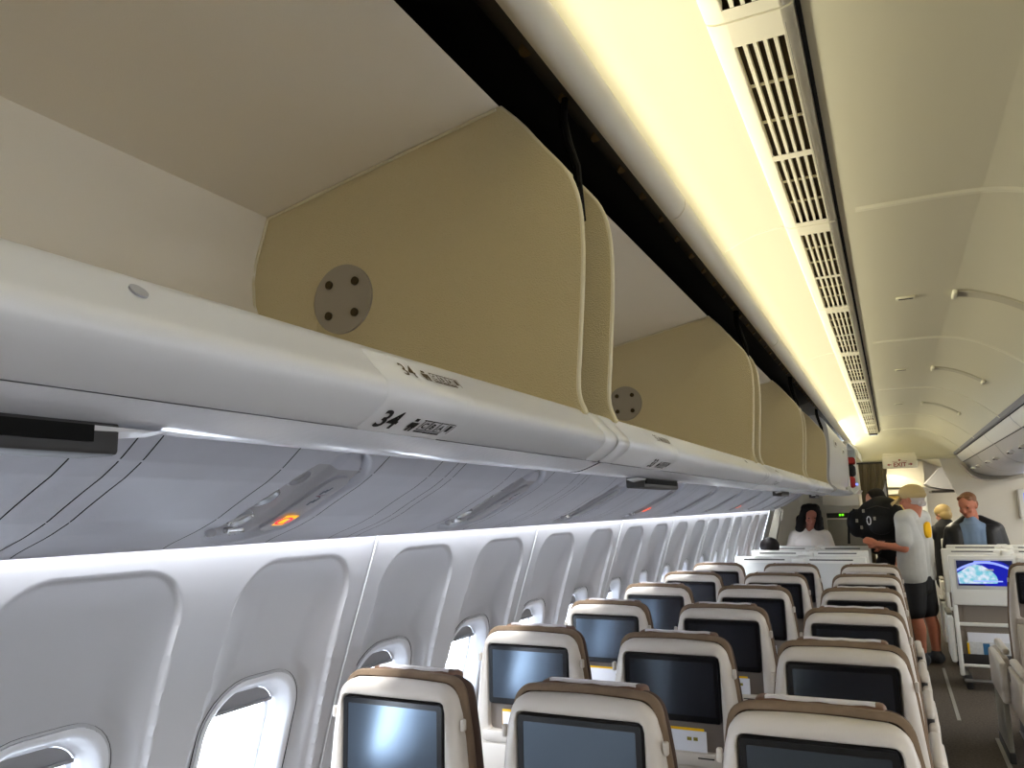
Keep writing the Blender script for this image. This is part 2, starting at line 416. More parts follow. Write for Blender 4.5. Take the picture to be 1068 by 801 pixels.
def psu_panel(lit):
    root = thing('service_panel', 'x', 'service panel')
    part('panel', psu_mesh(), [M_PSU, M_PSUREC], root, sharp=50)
    for y in (0.004, .30, .58, .80, .876):
        mb = MB(); psu_patch(mb, y, y + .0028, 0.004, PP.L, -.0004, 24)
        part('seam', mb, M_GAP, root)
    # switch pad
    mb = MB()
    pl = rrect(.033, .120, .03, 6, .510, .195)
    for dd, sc_ in ((.006, 1.0), (.002, 1.0), (.0005, .94)):
        pass
    n = len(pl)
    loops = []
    for dd, s_ in ((.012, 1.0), (.003, 1.0), (.0012, .93)):
        loops.append([(lambda q: (q[0], .510 + (y-.510)*s_, q[1]))(PP.off(.195 + (t-.195)*s_, dd, 1)) for y, t in pl])
    mb.rings(loops)
    cx, cz = PP.off(.195, .0012, 1)
    # rows of faces to follow the curve
    o = len(mb.v); mb.v.append((cx, .510, cz))
    for i in range(n): mb.f.append([len(mb.v)-1-n+i, len(mb.v)-1-n+(i+1) % n, o]); mb.m.append(0)
    pad = part('switch_pad', mb, M_PSUDK, root)
    def blob_icon(mb, yc, tc, s, tilt=0.6):
        for (dy, dt, w, h) in ((-.5, -.9, .35, .9), (.1, 0, .5, .7), (.5, .9, .3, .8)):
            psu_patch(mb, yc + s*(dy - w)*.5, yc + s*(dy + w)*.5, tc + s*(dt - h)*.5, tc + s*(dt + h)*.5, -.0009, 2)
    mb = MB(); blob_icon(mb, .500, .268, .018); blob_icon(mb, .505, .225, .018)
    part('symbol', mb, M_PSUSYM, pad)
    mb = MB(); on_psu(0, [(.488, .246), (.516, .254), (.514, .240), (.503, .246)], [[0, 1, 3], [0, 3, 2]], -.001, mb); part('arrow', mb, M_PSUSYM2, pad)
    if lit:
        mb = MB(); psu_patch(mb, .484, .516, .118, .131, -.0012, 2); psu_patch(mb, .492, .508, .131, .150, -.0012, 2); psu_patch(mb, .484, .522, .150, .166, -.0012, 2)
        part('seatbelt_sign', mb, M_SIGN_Y if lit == 1 else M_SIGN_O, pad)
        mb = MB()
        pts = []; fs = []
        for k in range(20):
            a = 2*PI*k/20
            pts += [(.500 + .021*math.cos(a), .140 + .019*math.sin(a)), (.500 + .015*math.cos(a), .140 + .013*math.sin(a))]
        for k in range(20): j = (k+1) % 20; fs.append([2*k, 2*k+1, 2*j+1, 2*j])
        on_psu(0, pts, fs, -.0014, mb); part('no_smoking_ring', mb, M_SIGN_R if lit == 1 else M_SIGN_O, pad)
    # reading lamps: three lenses
    for (y, t) in ((.385, .135), (.372, .225), (.385, .305)):
        mb = MB()
        for s_, dd in ((1.0, .014), (.92, .008), (.7, .010)):
            mb.cur = 0
        lo = []
        for s_, dd in ((1.0, .017), (1.0, .006), (.86, .004), (.8, .012)):
            lo.append([(lambda q: (q[0], y + .024*s_*math.cos(a), q[1]))(PP.off(t + .030*s_*math.sin(a), dd, 1)) for a in [2*PI*k/20 for k in range(20)]])
        mb.rings(lo, False, True)
        part('reading_lamp', mb, M_CHROME if t < .3 else M_PSUDK, root)
    mb = MB(); x, z = PP.off(.10, -.004, 1); mb.ell((x, .335, z), (.010, .012, .010)); part('call_button', mb, M_PSUDK, root)
    x, z = PP.off(.085, .004, 1)
    mb = MB().box(x - .004, x + .012, .385, .43, z - .006, z + .006, .003); part('latch_tab', mb, M_CHROME, root)
    return root
plabels = ['grey service panel with a lit amber and red seatbelt sign, nearest over the windows', 'grey service panel with an unlit oval recess, next beyond the lit amber sign',
 'grey service panel with an unlit oval recess, second beyond the lit amber sign', 'grey service panel with an orange lit sign, midway along the row of windows',
 'grey service panel with an unlit recess, just beyond the midway orange sign', 'grey service panel with an unlit recess, last before the far orange sign',
 'grey service panel with a small orange lit sign near the far wall end', 'plain grey service panel beyond the far orange sign', 'plain grey service panel, second beyond the far orange sign', 'grey service panel at the far end, above the woman in white',
 'grey service panel at the left edge, before the lit amber sign']
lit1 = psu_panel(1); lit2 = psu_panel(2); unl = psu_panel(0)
used = set()
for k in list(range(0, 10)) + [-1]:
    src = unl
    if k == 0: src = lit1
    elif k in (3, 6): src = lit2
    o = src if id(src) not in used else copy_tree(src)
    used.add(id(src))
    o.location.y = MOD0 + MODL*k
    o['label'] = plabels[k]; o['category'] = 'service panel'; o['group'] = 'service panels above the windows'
# ------------------------------------------------------------------ overhead bins (open)
BP = 1.6; GAP0 = 1.125
LIP = Prof([(-.410, 1.7265), (-.402, 1.7255), (-.394, 1.718), (-.383, 1.7045), (-.369, 1.691), (-.366, 1.680), (-.372, 1.6705), (-.384, 1.661), (-.400, 1.6515)], smooth=1)
UND = Prof([(-.398, 1.6505), (-.416, 1.643), (-.438, 1.6365), (-.462, 1.6378), (-.52, 1.648), (-.62, 1.668), (-.80, 1.735), (-.95, 1.80), (-1.03, 1.88), (-1.06, 2.0), (-1.035, 2.15)], smooth=2)
S_CREASE = LIP.L
def lip_patch(mb, pts, faces, d):
    vs = []
    for y, s in pts:
        x, z = LIP.off(s, d, 1); vs.append((x, y, z))
    mb.add(vs, faces)
def lip_text(mb, txt, y0, s0, size, squash, d, bold=0):
    v, f = text_mesh(txt, size, bold)
    lip_patch(mb, [(y0 + x, s0 - y*squash) for x, y in v], f, d)
    return max(p[0] for p in v)
def lip_rect(mb, y0, y1, s0, s1, d, n=3, slant=0.0):
    pts = []; fs = []
    for k in range(n + 1):
        s = s0 + (s1-s0)*k/n; sh = slant*(s1 - s)
        pts += [(y0 + sh, s), (y1 + sh, s)]
    for k in range(n): fs.append([2*k, 2*k+1, 2*k+3, 2*k+2])
    lip_patch(mb, pts, fs, d)
def icon_set(mb, y, s0, h, d, sl):
    # passenger figure, then a framed block of three seats C B A and a window mark
    lip_rect(mb, y + .003, y + .009, s0 - h*.98, s0 - h*.78, d, 2, sl)      # head
    lip_rect(mb, y + .000, y + .0125, s0 - h*.70, s0 - h*.30, d, 2, sl)
    lip_rect(mb, y + .002, y + .0055, s0 - h*.30, s0, d, 2, sl); lip_rect(mb, y + .0075, y + .011, s0 - h*.30, s0, d, 2, sl)
    x0 = y + .017; w = .0145; t = .0011
    for k in range(3):
        a, b = x0 + k*w, x0 + (k+1)*w - .0008
        lip_rect(mb, a, b, s0 - h*.98, s0 - h*.98 + t, d, 1, sl); lip_rect(mb, a, b, s0 - h*.27, s0 - h*.27 + t, d, 1, sl)
        lip_rect(mb, a, a + t, s0 - h*.98, s0 - h*.25, d, 2, sl); lip_rect(mb, b - t, b, s0 - h*.98, s0 - h*.25, d, 2, sl)
        lip_rect(mb, a, b, s0 - h*.14, s0 - h*.14 + t, d, 1, sl); lip_rect(mb, a, b, s0 - t, s0, d, 1, sl)
        lip_rect(mb, a, a + t, s0 - h*.14, s0, d, 1, sl); lip_rect(mb, b - t, b, s0 - h*.14, s0, d, 1, sl)
        v, f = text_mesh('CBA'[k], h*.62, .0003)
        lip_patch(mb, [(a + .0032 + px + sl*(py), s0 - h*.38 - py*.95) for px, py in v], f, d)
    a = x0 + 3*w
    lip_rect(mb, a + .002, a + .008, s0 - h*.88, s0 - h*.36, d, 2, sl)
    lip_rect(mb, a, a + .011, s0 - h*1.0, s0 - h*.94, d, 1, sl); lip_rect(mb, a + .0098, a + .011, s0 - h*.98, s0 - h*.2, d, 2, sl)
def bin_unit(k, row, placard_y, latch, label, last=False):
    y0 = GAP0 + BP*(k-1) + .004; y1 = GAP0 + BP*k - .004
    fd = 1.05 + BP*k; nd = 1.20 + BP*(k-1)
    if last: y1 = fd + .10
    root = thing('overhead_bin', label, 'overhead bin', (-.7, (y0+y1)/2, 1.64), 'open overhead bins on the window side')
    # bucket: underside skin, inner floor and back wall
    mb = MB()
    up = UND.p
    mb.extrude_y(up, [y0, y0 + .003, y1 - .003, y1])
    inner = [(-.408, 1.7235), (-.44, 1.710), (-.55, 1.698), (-.80, 1.775), (-.97, 1.86), (-1.035, 1.95), (-1.045, 2.03), (-1.012, 2.136)]
    part('bucket', mb, M_UNDER, root)
    part('liner', MB().extrude_y(Prof(inner, 1).p, [nd - .02, fd + .02]), M_BINWALL, root)
    # ceiling of the bin
    part('top_panel', MB().extrude_y([(-1.012, 2.136), (-.80, 2.178), (-.535, 2.2295), (-.522, 2.236), (-.53, 2.246), (-1.0, 2.16)], [nd - .03, fd + .02], closed=True, cap=True), M_BINWALL, root)
    # lip in three lengths with hairline joints
    segs = [(y0, y0 + .055), (y0 + .058, y1 - .055), (y1 - .052, y1)]
    mb = MB()
    for a, b in segs:
        e = .0012
        n = [LIP.off(s, -e, 1) for s in LIP.s]
        mb.rings([[(x, a, z) for x, z in n], [(x, a + .0016, z) for x, z in LIP.p], [(x, b - .0016, z) for x, z in LIP.p], [(x, b, z) for x, z in n]], closed=False)
    mb.extrude_y([LIP.off(s, -.0032, 1) for s in LIP.s], [y0 + .002, y1 - .002])
    lip = part('lip', mb, M_LIP, root)
    # dividers
    prof = [(-1.012, 2.136), (-.80, 2.178), (-.522, 2.234), (-.485, 2.196), (-.455, 2.155), (-.425, 2.118), (-.4075, 2.095), (-.396, 2.068), (-.3885, 2.03), (-.387, 1.985), (-.389, 1.93), (-.394, 1.87), (-.399, 1.81), (-.4035, 1.765), (-.402, 1.742), (-.392, 1.718)]
    front = Prof(prof[2:], 1).p
    outline = [prof[0], prof[1]] + front + [(-.45, 1.695), (-.55, 1.685), (-.80, 1.76), (-.97, 1.845), (-1.04, 1.95), (-1.048, 2.03)]
    for y, sgn in ((nd, 1), (fd, -1)):
        mb = MB(); a, b = (y, y + .012) if sgn < 0 else (y - .012, y)
        cxm, czm = -.75, 1.95
        lo = lambda yy: [(x, yy, z) for x, z in outline]
        mb.rings([lo(a), lo(b)], True, True)
        d = part('divider', mb, M_DIV, root)
        part('edge_bead', MB().tube([(x, (a+b)/2, z) for x, z in front], .0048, 10, True, (0, 1, 0)), M_BEAD, d)
        part('corner_bead', MB().tube([(-.97, y + sgn*.004, 1.862), (-1.035, y + sgn*.004, 1.95), (-1.043, y + sgn*.004, 2.03), (-1.010, y + sgn*.004, 2.133), (-.80, y + sgn*.004, 2.175), (-.525, y + sgn*.004, 2.228)], .0028, 8, True, (0, 1, 0)), M_BEAD, d)
        # metal attachment disc
        yy = y + sgn*.004
        ds = part('attachment_disc', MB().disc((-.832, y + sgn*.001, 1.952), .062, (0, 1, 0), .008, 40), M_DISC, d)
        for (dx, dz) in ((-.028, .028), (.028, .028), (-.028, -.028), (.028, -.028)):
            part('screw', MB().disc((-.832 + dx, y + sgn*.006, 1.952 + dz), .0075, (0, 1, 0), .004, 14), M_SCREW, ds)
    # support arm at the far divider
    yy = fd + .045
    part('support_arm', MB().tube([(-.400, yy, 2.03), (-.405, yy, 2.12), (-.418, yy, 2.165), (-.43, yy + .012, 2.215), (-.43, yy + .02, 2.255)], .006, 8), M_BLACK, root)
    part('support_arm', MB().tube([(-.410, yy + .018, 2.03), (-.415, yy + .018, 2.12), (-.428, yy + .018, 2.165), (-.44, yy + .027, 2.215), (-.44, yy + .035, 2.26)], .005, 8), M_BLACK, root)
    # row placard on the lip
    py = placard_y
    W = .150
    mb = MB(); n = 16; A = []; B = []
    for i in range(n + 1):
        s = .018 + (LIP.L - .001 - .018)*i/n
        cut = max(0.0, (s - LIP.L*.72))/(LIP.L*.28)*.024
        for arr, dd in ((A, .0003),): arr.append([(lambda q: (q[0], yy_, q[1]))(LIP.off(s, dd_, 1)) for yy_, dd_ in ((py, .0002), (py + .002, .0016), (py + W - cut - .002, .0016), (py + W - cut, .0002))])
    mb.rings(A, closed=False)
    pl = part('row_placard', mb, M_LIP, lip)
    mb = MB()
    w = lip_text(mb, row, py + .010, LIP.L - .0085, .030, 1.0, .0021, .0007)
    icon_set(mb, py + .057, LIP.L - .0085, .0175, .0021, .2)
    part('row_lettering', mb, M_INK, pl)
    mb = MB(); s0 = .0430
    lip_text(mb, row, py + .040, s0, .0235, 1.0, .0021, .0002)
    icon_set(mb, py + .075, s0, .0145, .0021, 0)
    part('row_lettering', mb, M_INKBR, pl)
    mb = MB(); x, z = LIP.off(.026, .0008, 1)
    mb.disc((x, y1 - .30 if k else .30, z), .006, (1, 0, 1), .0015, 16); part('lock_indicator', mb, M_PSUDK, lip)
    # latch handle under the lip
    a, b = latch
    mb = MB()
    oc = [(a - .05, .0), (a, .011), ((a+b)/2, .016), (b - .01, .011), (b + .035, .0)]
    pts = Prof([(y, w_) for y, w_ in oc], 2).p
    lo1 = []; lo2 = []
    for y, w_ in pts: lo1.append((-.428, y, 1.6405 - .004)); lo2.append((-.428 - w_*.2, y, 1.637 - w_*.35))
    lo3 = [(-.452, y, 1.6345 - w_*.45) for y, w_ in pts]
    mb.rings([lo1, lo2, lo3], closed=False)
    part('latch_surround', mb, M_LIP, root)
    lt = part('latch_handle', MB().box(-.468, -.430, a, b, 1.619, 1.640, .003), M_DARKPL, root)
    part('latch_slot', MB().box(-.4302, -.427, a + .005, b - .02, 1.6265, 1.6365), M_BLACK, lt)
    return root
bin_unit(0, '34', .522, (.05, .325), 'nearest open overhead bin with its lip marked 34')
bin_unit(1, '33', 1.345, (1.47, 1.735), 'second open overhead bin, just past the bin marked 34')
bin_unit(2, '32', 2.95, (3.55, 3.82), 'third open overhead bin along the window side')
bin_unit(3, '31', 4.75, (5.2, 5.45), 'farthest of the open beige overhead bins, before the white closed bin', last=True)

# dark gap above the bins, fasteners, cove rail
struct('trim_30', MB().extrude_y([(-.398, 2.236), (-.43, 2.262), (-.495, 2.335)], [Y_BACK, 6.1]), M_DKGREY)
struct('trim_31', MB().extrude_y([(-.495, 2.335), (-.515, 2.325), (-.60, 2.30), (-.66, 2.32), (-.66, 2.50), (-.46, 2.44), (-.44, 2.33)], [Y_BACK, 6.1]), M_BLACK)
i = 0
y = .35
while y < 6:
    o = part('fastener', MB().disc((-.432, y, 2.2655), .014, (.55, 0, -.83), .004, 16), M_GOLD)
    tag(o, 'round gold fastener in the dark gap above the open bins', 'fastener', 'gold fasteners in the gap above the bins'); y += .155
RP = Prof([(-.403, 2.232), (-.392, 2.222), (-.376, 2.226), (-.362, 2.243), (-.358, 2.262), (-.363, 2.274), (-.372, 2.272), (-.378, 2.255), (-.392, 2.242)], 1).p
n = 0; ya = Y_BACK
for yb in (0.06, 1.66, 3.26, 4.86, 6.46, 8.06, 10.38):
    struct('trim_%d' % (40 + n), MB().extrude_y(RP, [ya + .003, yb - .003], closed=True, cap=True), M_RAIL); ya = yb; n += 1

# ------------------------------------------------------------------ ceiling
CP = [(-.66, 2.50), (-.50, 2.42), (-.44, 2.315), (-.379, 2.339), (-.318, 2.368), (-.26, 2.381), (-.19, 2.385), (0.0, 2.385), (.25, 2.384), (.34, 2.372), (.43, 2.342), (.53, 2.283), (.63, 2.203), (.70, 2.135)]
CPs = Prof(CP[2:], 2)
struct('ceiling', MB().extrude_y([p for p in CPs.p if p[0] < -.19] + [(-.182, 2.385)], [Y_BACK, 10.45]), M_CEIL)
struct('ceiling', MB().extrude_y([(-.088, 2.385)] + [p for p in CPs.p if -.08 < p[0] <= .3], [Y_BACK, 10.45]), M_CEIL)
struct('ceiling', MB().box(-.20, -.07, Y_BACK, 10.45, 2.405, 2.41), M_VENTDARK)
_q = [p for p in CPs.p if p[0] <= .3][-1]
struct('ceiling', MB().extrude_y([_q] + [p for p in CPs.p if p[0] > .3], [Y_BACK, 10.45]), M_CEIL)
def ceil_strip(y, w, h, x0, x1):
    pts = [p for p in CPs.p if x0 <= p[0] <= x1]
    return MB().rings([[(x, y - w, z + .001) for x, z in pts], [(x, y - w*.5, z - h) for x, z in pts], [(x, y + w*.5, z - h) for x, z in pts], [(x, y + w, z + .001) for x, z in pts]], closed=False)
n = 50
for y in (.30, 2.25, 4.25, 6.1, 7.95, 9.5):
    struct('trim_%d' % n, ceil_strip(y, .016, .007, -.045, .71), M_CEILTRIM); n += 1
for y in (2.29, 4.43, 6.58, 8.73):
    struct('trim_%d' % n, ceil_strip(y, .007, .002, -.40, -.20), M_CEILTRIM); n += 1

# air vents: modules with two grilles each
def vent_module():
    root = thing('air_vent', 'x', 'air vent')
    L = 1.069; xa, xb = -.208, -.070
    mb = MB()
    pf = [(xa - .004, 2.386), (xa, 2.379), (xa + .012, 2.375), (xa + .03, 2.3735)]
    pf2 = [(xb - .022, 2.3735), (xb - .008, 2.3755), (xb - .001, 2.380), (xb + .001, 2.386)]
    mb.extrude_y(pf, [0, L]); mb.extrude_y(pf2, [0, L])
    gx0, gx1 = xa + .03, xb - .022
    g = [(.075, .555), (.585, 1.035)]
    for a, b in ((0, .075), (.555, .585), (1.035, L)): mb.add([(gx0, a, 2.3735), (gx1, a, 2.3735), (gx1, b, 2.3735), (gx0, b, 2.3735)], [[0, 1, 2, 3]])
    for yy in (0, L): mb.add([(x, yy, z) for x, z in pf + pf2], [list(range(8))])
    part('frame', mb, M_VENT, root)
    mb = MB(); mb.box(gx0 - .004, gx1 + .004, .04, L - .01, 2.394, 2.398).box(gx0 - .004, gx0 - .002, .04, L - .01, 2.374, 2.398).box(gx1 + .002, gx1 + .004, .04, L - .01, 2.374, 2.398); part('cavity', mb, M_VENTDARK, root)
    for a, b in g:
        mb = MB(); n = 5; w = (gx1 - gx0)/n
        for k in range(n + 1):
            x = gx0 + k*w; hw = .0032 if 0 < k < n else .0022
            mb.box(x - hw, x + hw, a, b, 2.3742, 2.390)
        for q in (.33, .66): mb.box(gx0, gx1, a + (b-a)*q - .0012, a + (b-a)*q + .0012, 2.378, 2.384)
        part('grille', mb, M_VENT, root)
    part('shadow_gap', MB().box(xb + .001, xb + .009, 0, L, 2.3805, 2.3845), M_GAP, root)
    return root
vm = vent_module()
vl = ['slotted ceiling air vent cut by the top edge of the view', 'large slotted ceiling air vent nearest in full view', 'second slotted ceiling air vent along the aisle', 'third slotted ceiling air vent along the aisle', 'fourth slotted ceiling air vent along the aisle', 'fifth slotted ceiling air vent along the aisle', 'sixth slotted ceiling air vent along the aisle', 'slotted ceiling air vent second from the exit sign end', 'slotted ceiling air vent at the exit sign end']
for k in range(9):
    o = vm if k == 0 else copy_tree(vm)
    o.location.y = .143 + 1.075*k; tag(o, vl[k], 'air vent', 'air vents along the aisle ceiling')

# ceiling latches and grip bars
lb = ['nearest', 'second', 'third']
for k, y in enumerate((3.36, 5.22, 7.05)):
    r_ = thing('ceiling_latch', 'small slotted latch in the curved ceiling, %s along the aisle' % lb[k], 'latch', (.12, y, 2.38), 'small ceiling latches')
    part('plate', MB().box(.085, .155, y - .014, y + .014, 2.3765, 2.3855, .003), M_CEILTRIM, r_)
    part('slot', MB().box(.094, .146, y - .007, y + .007, 2.3757, 2.379), M_GAP, r_)
    r_ = thing('ceiling_grip', 'curved raised grip bar on the ceiling bend, %s along the aisle' % lb[k], 'grip bar', (.42, y, 2.3), 'ceiling grip bars')
    s0 = CPs.near_x(.29); s1 = CPs.near_x(.545)
    lo = []
    for i in range(15):
        s = s0 + (s1 - s0)*i/14; h = .007
        q = []
        for yy, dd in ((-.046, .001), (-.042, h), (.042, h), (.046, .001)):
            x, z = CPs.off(s, dd, -1); q.append((x, y + yy, z))
        lo.append(q)
    part('bar', MB().rings(lo, True, True, closed=False), M_GRIP, r_)
    for s in (s0, s1):
        x, z = CPs.off(s, .010, -1)
        part('end_cap', MB().box(x - .008, x + .008, y - .050, y + .050, z - .008, z + .014, .005), M_CEILTRIM, r_)
# ------------------------------------------------------------------ centre bins (closed), right aisle enclosure
CB = Prof([(.74, 2.20), (.735, 2.128), (.742, 2.105), (.765, 2.075), (.80, 2.035), (.82, 2.005), (.85, 1.955), (.90, 1.905), (.98, 1.872), (1.08, 1.858), (1.30, 1.855), (1.45, 1.90)], 1)
def cbin(y0, y1, label, grp):
    r_ = thing('closed_bin', label, 'overhead bin', (1.1, (y0+y1)/2, 1.86), grp)
    body = part('door', MB().extrude_y(CB.p + [(1.45, 2.2)], [y0 + .002, y1 - .002], closed=True, cap=True), M_BINSILV, r_)
    part('top_rail', MB().extrude_y([CB.off(s, -.004, 1) for s in [CB.near_x(.737) + .13*i/6 for i in range(7)]], [y0 + .002, y1 - .002]), M_WHITE, body)
    _s = CB.near_x(.737) + .135; _x, _z = CB.off(_s, -.003, 1); _x2, _z2 = CB.off(_s + .006, -.003, 1)
    part('seam', MB().add([(_x, y0, _z), (_x, y1, _z), (_x2, y1, _z2), (_x2, y0, _z2)], [[0, 1, 2, 3]]), M_GAP, body)
    for q in (.3, .7):
        y = y0 + (y1-y0)*q
        x, z = CB.off(CB.near_x(.86), -.004, 1)
        lt = part('latch', MB().box(x - .030, x + .030, y - .055, y + .055, z - .012, z + .012, .010), M_WHITE, r_)
        part('latch_slot', MB().box(x - .034, x + .006, y - .035, y + .035, z - .0135, z - .004, .003), M_DARKPL, lt)
    return r_
cl = ['closed silver centre bin nearest the right edge', 'second closed silver centre bin beyond the right edge', 'third closed silver centre bin', 'fourth closed silver centre bin', 'fifth closed silver centre bin toward the bulkhead', 'closed silver centre bin meeting the far bulkhead']
for k in range(6): cbin(1.2 + 1.57*k, 1.2 + 1.57*(k+1) - .02, cl[k], 'closed centre bins')
struct('trim_70', MB().extrude_y([(.69, 2.142), (.705, 2.125), (.722, 2.122), (.73, 2.135), (.74, 2.2), (.8, 2.3), (.8, 2.45), (.70, 2.30)], [Y_BACK, 10.55], closed=True, cap=True), M_RAILG)
struct('trim_71', MB().box(.728, .75, Y_BACK, 10.5, 2.122, 2.15), M_GAP)
# small lit sign under the centre bin
o = part('seatbelt_sign', MB().box(1.16, 1.20, 7.55, 7.72, 1.838, 1.8535, .004), M_SIGN_O); tag(o, 'small orange lit sign under the centre bins at the right edge', 'sign')
# far side of the cabin (out of view, keeps the light in)
struct('ceiling', MB().box(1.45, 4.35, Y_BACK, 14.6, 2.22, 2.28), M_CEIL)
mb = MB(); x0 = 4.25
mb.box(x0, x0 + .05, Y_BACK, 14.6, 0, .72); mb.box(x0, x0 + .05, Y_BACK, 14.6, 1.17, 2.22)
y = Y_BACK
while y < 14.6: mb.box(x0, x0 + .05, y, y + .31, .72, 1.17); y += .5765
struct('wall_right', mb, M_WALL)
struct('wall_back', MB().box(-1.75, 4.35, Y_BACK - .05, Y_BACK, 0, 2.5), M_BULK)

# ------------------------------------------------------------------ economy seats
def seat_outline(grow=0.0, top=1.158):
    hw = [(.45, .205), (.60, .213), (.75, .213), (.86, .207), (.95, .198), (1.03, .190), (1.09, .181)]
    pts = [(w + grow, z) for z, w in hw]
    r = .052; cx = .175 + grow - r; cz = top + grow - r
    for k in range(9):
        a = math.radians(6 + 84*k/8); pts.append((cx + r*math.cos(a)*1.0, cz + r*math.sin(a)))
    for k in range(1, 6): pts.append((cx*(1 - k/6.0), top + grow + .004*math.sin(PI/2*k/6)))
    full = pts + [(0, top + grow + .004)] + [(-x, z) for x, z in reversed(pts)]
    for k in range(1, 8): full.append((-(pts[0][0]) + 2*pts[0][0]*k/8, .45))
    return full
def radial(poly, c, n):
    out = []
    m = len(poly)
    for k in range(n):
        a = 2*PI*k/n; dx, dz = math.cos(a), math.sin(a); best = None
        for i in range(m):
            (x0, z0), (x1, z1) = poly[i], poly[(i+1) % m]
            ex, ez = x1-x0, z1-z0; den = dx*ez - dz*ex
            if abs(den) < 1e-12: continue
            t = ((x0-c[0])*ez - (z0-c[1])*ex)/den; u = ((x0-c[0])*dz - (z0-c[1])*dx)/den
            if t > 0 and -1e-9 <= u <= 1+1e-9 and (best is None or t > best): best = t
        out.append((c[0] + dx*best, c[1] + dz*best))
    return out
def shrink(pts, d, c):
    out = []
    n = len(pts)
    for i in range(n):
        a, b = pts[i-1], pts[(i+1) % n]; tx, tz = b[0]-a[0], b[1]-a[1]; l = math.hypot(tx, tz) or 1
        out.append((pts[i][0] - d*tz/l, pts[i][1] + d*tx/l))
    return out
def make_seat():
    root = thing('economy_seat', 'x', 'seat')
    C = (0, .965); N = 144
    O = radial(seat_outline(), C, N)
    H = radial([(x, z) for x, z in rrect(.1535, .1435, .016, 6, 0, .9785)], C, N)
    L = lambda pts, y: [(x, y, z) for x, z in pts]
    mb = MB()
    mb.rings([L(H, .024), L(H, .004), L(shrink(H, -.004, C), 0), L(shrink(O, .022, C), .001), L(shrink(O, .010, C), .005), L(shrink(O, .003, C), .013), L(O, .024), L(O, .046), L(shrink(O, .012, C), .050)])
    shell = part('back_shell', mb, M_SHELL, root, sharp=70)
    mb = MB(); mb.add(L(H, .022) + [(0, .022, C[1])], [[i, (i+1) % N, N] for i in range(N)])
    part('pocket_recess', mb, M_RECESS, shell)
    # screen
    R = lambda hw, hh, r, y, cz, cx=0: [(x, y, z) for x, z in rrect(hw, hh, r, 5, cx, cz)]
    mb = MB().rings([R(.1495, .0975, .010, .021, 1.0195), R(.1495, .0975, .010, .003, 1.0195), R(.147, .095, .008, -.001, 1.0195), R(.134, .080, .003, -.001, 1.022), R(.1335, .0795, .003, .0005, 1.022)])
    scr = part('screen', mb, M_BEZEL, root, sharp=50)
    mb = MB(); mb.add([(-.1335, .0003, .9425), (.1335, .0003, .9425), (.1335, .0003, 1.1015), (-.1335, .0003, 1.1015)], [[0, 1, 2, 3]])
    part('display', mb, M_DISP, scr)
    # latch ledge and folded table
    lg = part('table_latch_rail', MB().box(-.172, .172, -.012, .022, .800, .836, .006), M_SHELL, root)
    part('latch_mark', MB().box(.075, .125, -.0126, -.0118, .822, .826), M_DARKPL, lg)
    part('latch_knob', MB().box(.150, .168, -.022, -.010, .806, .830, .004), M_METAL, lg)
    part('tray_table', MB().box(-.178, .178, -.014, .006, .50, .796, .010), M_SHELL, root)
    # upholstery behind the shell
    T = radial(seat_outline(.007, 1.167), C, N)
    mb = MB().rings([L(shrink(T, .014, C), .047), L(shrink(T, .002, C), .050), L(T, .062), L(shrink(T, .002, C), .076), L(shrink(T, .012, C), .080)])
    part('back_cushion', mb, M_TAN, root, sharp=80)
    T2 = radial(seat_outline(.005, 1.164), C, N)
    mb = MB().rings([L(shrink(T2, .016, C), .079), L(shrink(T2, .003, C), .083), L(shrink(T2, .001, C), .105), L(shrink(T2, .022, C), .150), L(shrink(T2, .05, C), .165)], False, True)
    part('back_upholstery', mb, M_BROWN, root, sharp=80)
    hb = MB().box(-.130, .130, .088, .150, 1.00, 1.1745, .014, 3)
    head = part('headrest', hb, M_LEATHER, root)
    mb = MB(); lo = []
    for k in range(13):
        x = -.105 + .215*k/12; wv = .002*math.sin(k*1.3)
        lo.append([(x, .0955, 1.173 + wv), (x, .097, 1.1795 + wv), (x, .112, 1.1785 + wv*.6), (x, .130, 1.1755), (x, .152, 1.165), (x, .156, 1.10)])
    mb.rings(lo, closed=False)
    for l in lo: pass
    part('headrest_cloth', mb, M_CLOTH, head, sharp=80)
    # coat hooks at both sides
    for s in (-1, 1):
        x = s*.187
        part('coat_hook', MB().box(min(x, x + s*.012), max(x, x + s*.012), .018, .034, 1.055, 1.083, .004), M_SHELL, shell)
    # seat pan, frame, arms, legs
    part('seat_cushion', MB().box(-.215, .215, .13, .62, .37, .47, .035, 3), M_BROWN, root)
    part('seat_frame', MB().box(-.22, .22, .06, .60, .31, .37, .01), M_DARKPL, root)
    for s in (-.16, .16):
        part('leg', MB().tube([(s, .12, 0.01), (s, .20, .32)], .018, 10).tube([(s, .52, 0.01), (s, .46, .32)], .018, 10).box(s - .02, s + .02, .09, .56, 0, .018, .004), M_METAL, root)
    def arm(x, w):
        mb = MB().box(x - w, x + w, .10, .56, .585, .625, .016, 3); a = part('armrest', mb, M_SHELL, root)
        part('arm_support', MB().box(x - w*.7, x + w*.7, .10, .20, .34, .59, .010), M_DARKPL, a)
        return a
    arm(.247, .022)
    return root
def aisle_arm(root, s):
    x = s*.247
    a = part('aisle_arm_panel', MB().box(min(x - s*.012, x + s*.034), max(x - s*.012, x + s*.034), .06, .60, .33, .575, .018, 3), M_SHELL, root, local=True)
    part('arm_button', MB().box(min(x + s*.030, x + s*.037), max(x + s*.030, x + s*.037), .47, .53, .50, .55, .003), M_CHROME, a, local=True)
    if s < 0:
        b = part('armrest', MB().box(x - .022, x + .022, .10, .56, .585, .625, .016, 3), M_SHELL, root, local=True)
seat0 = make_seat()
rows = ['nearest row', 'second row', 'third row', 'fourth row', 'fifth row', 'farthest beige row']
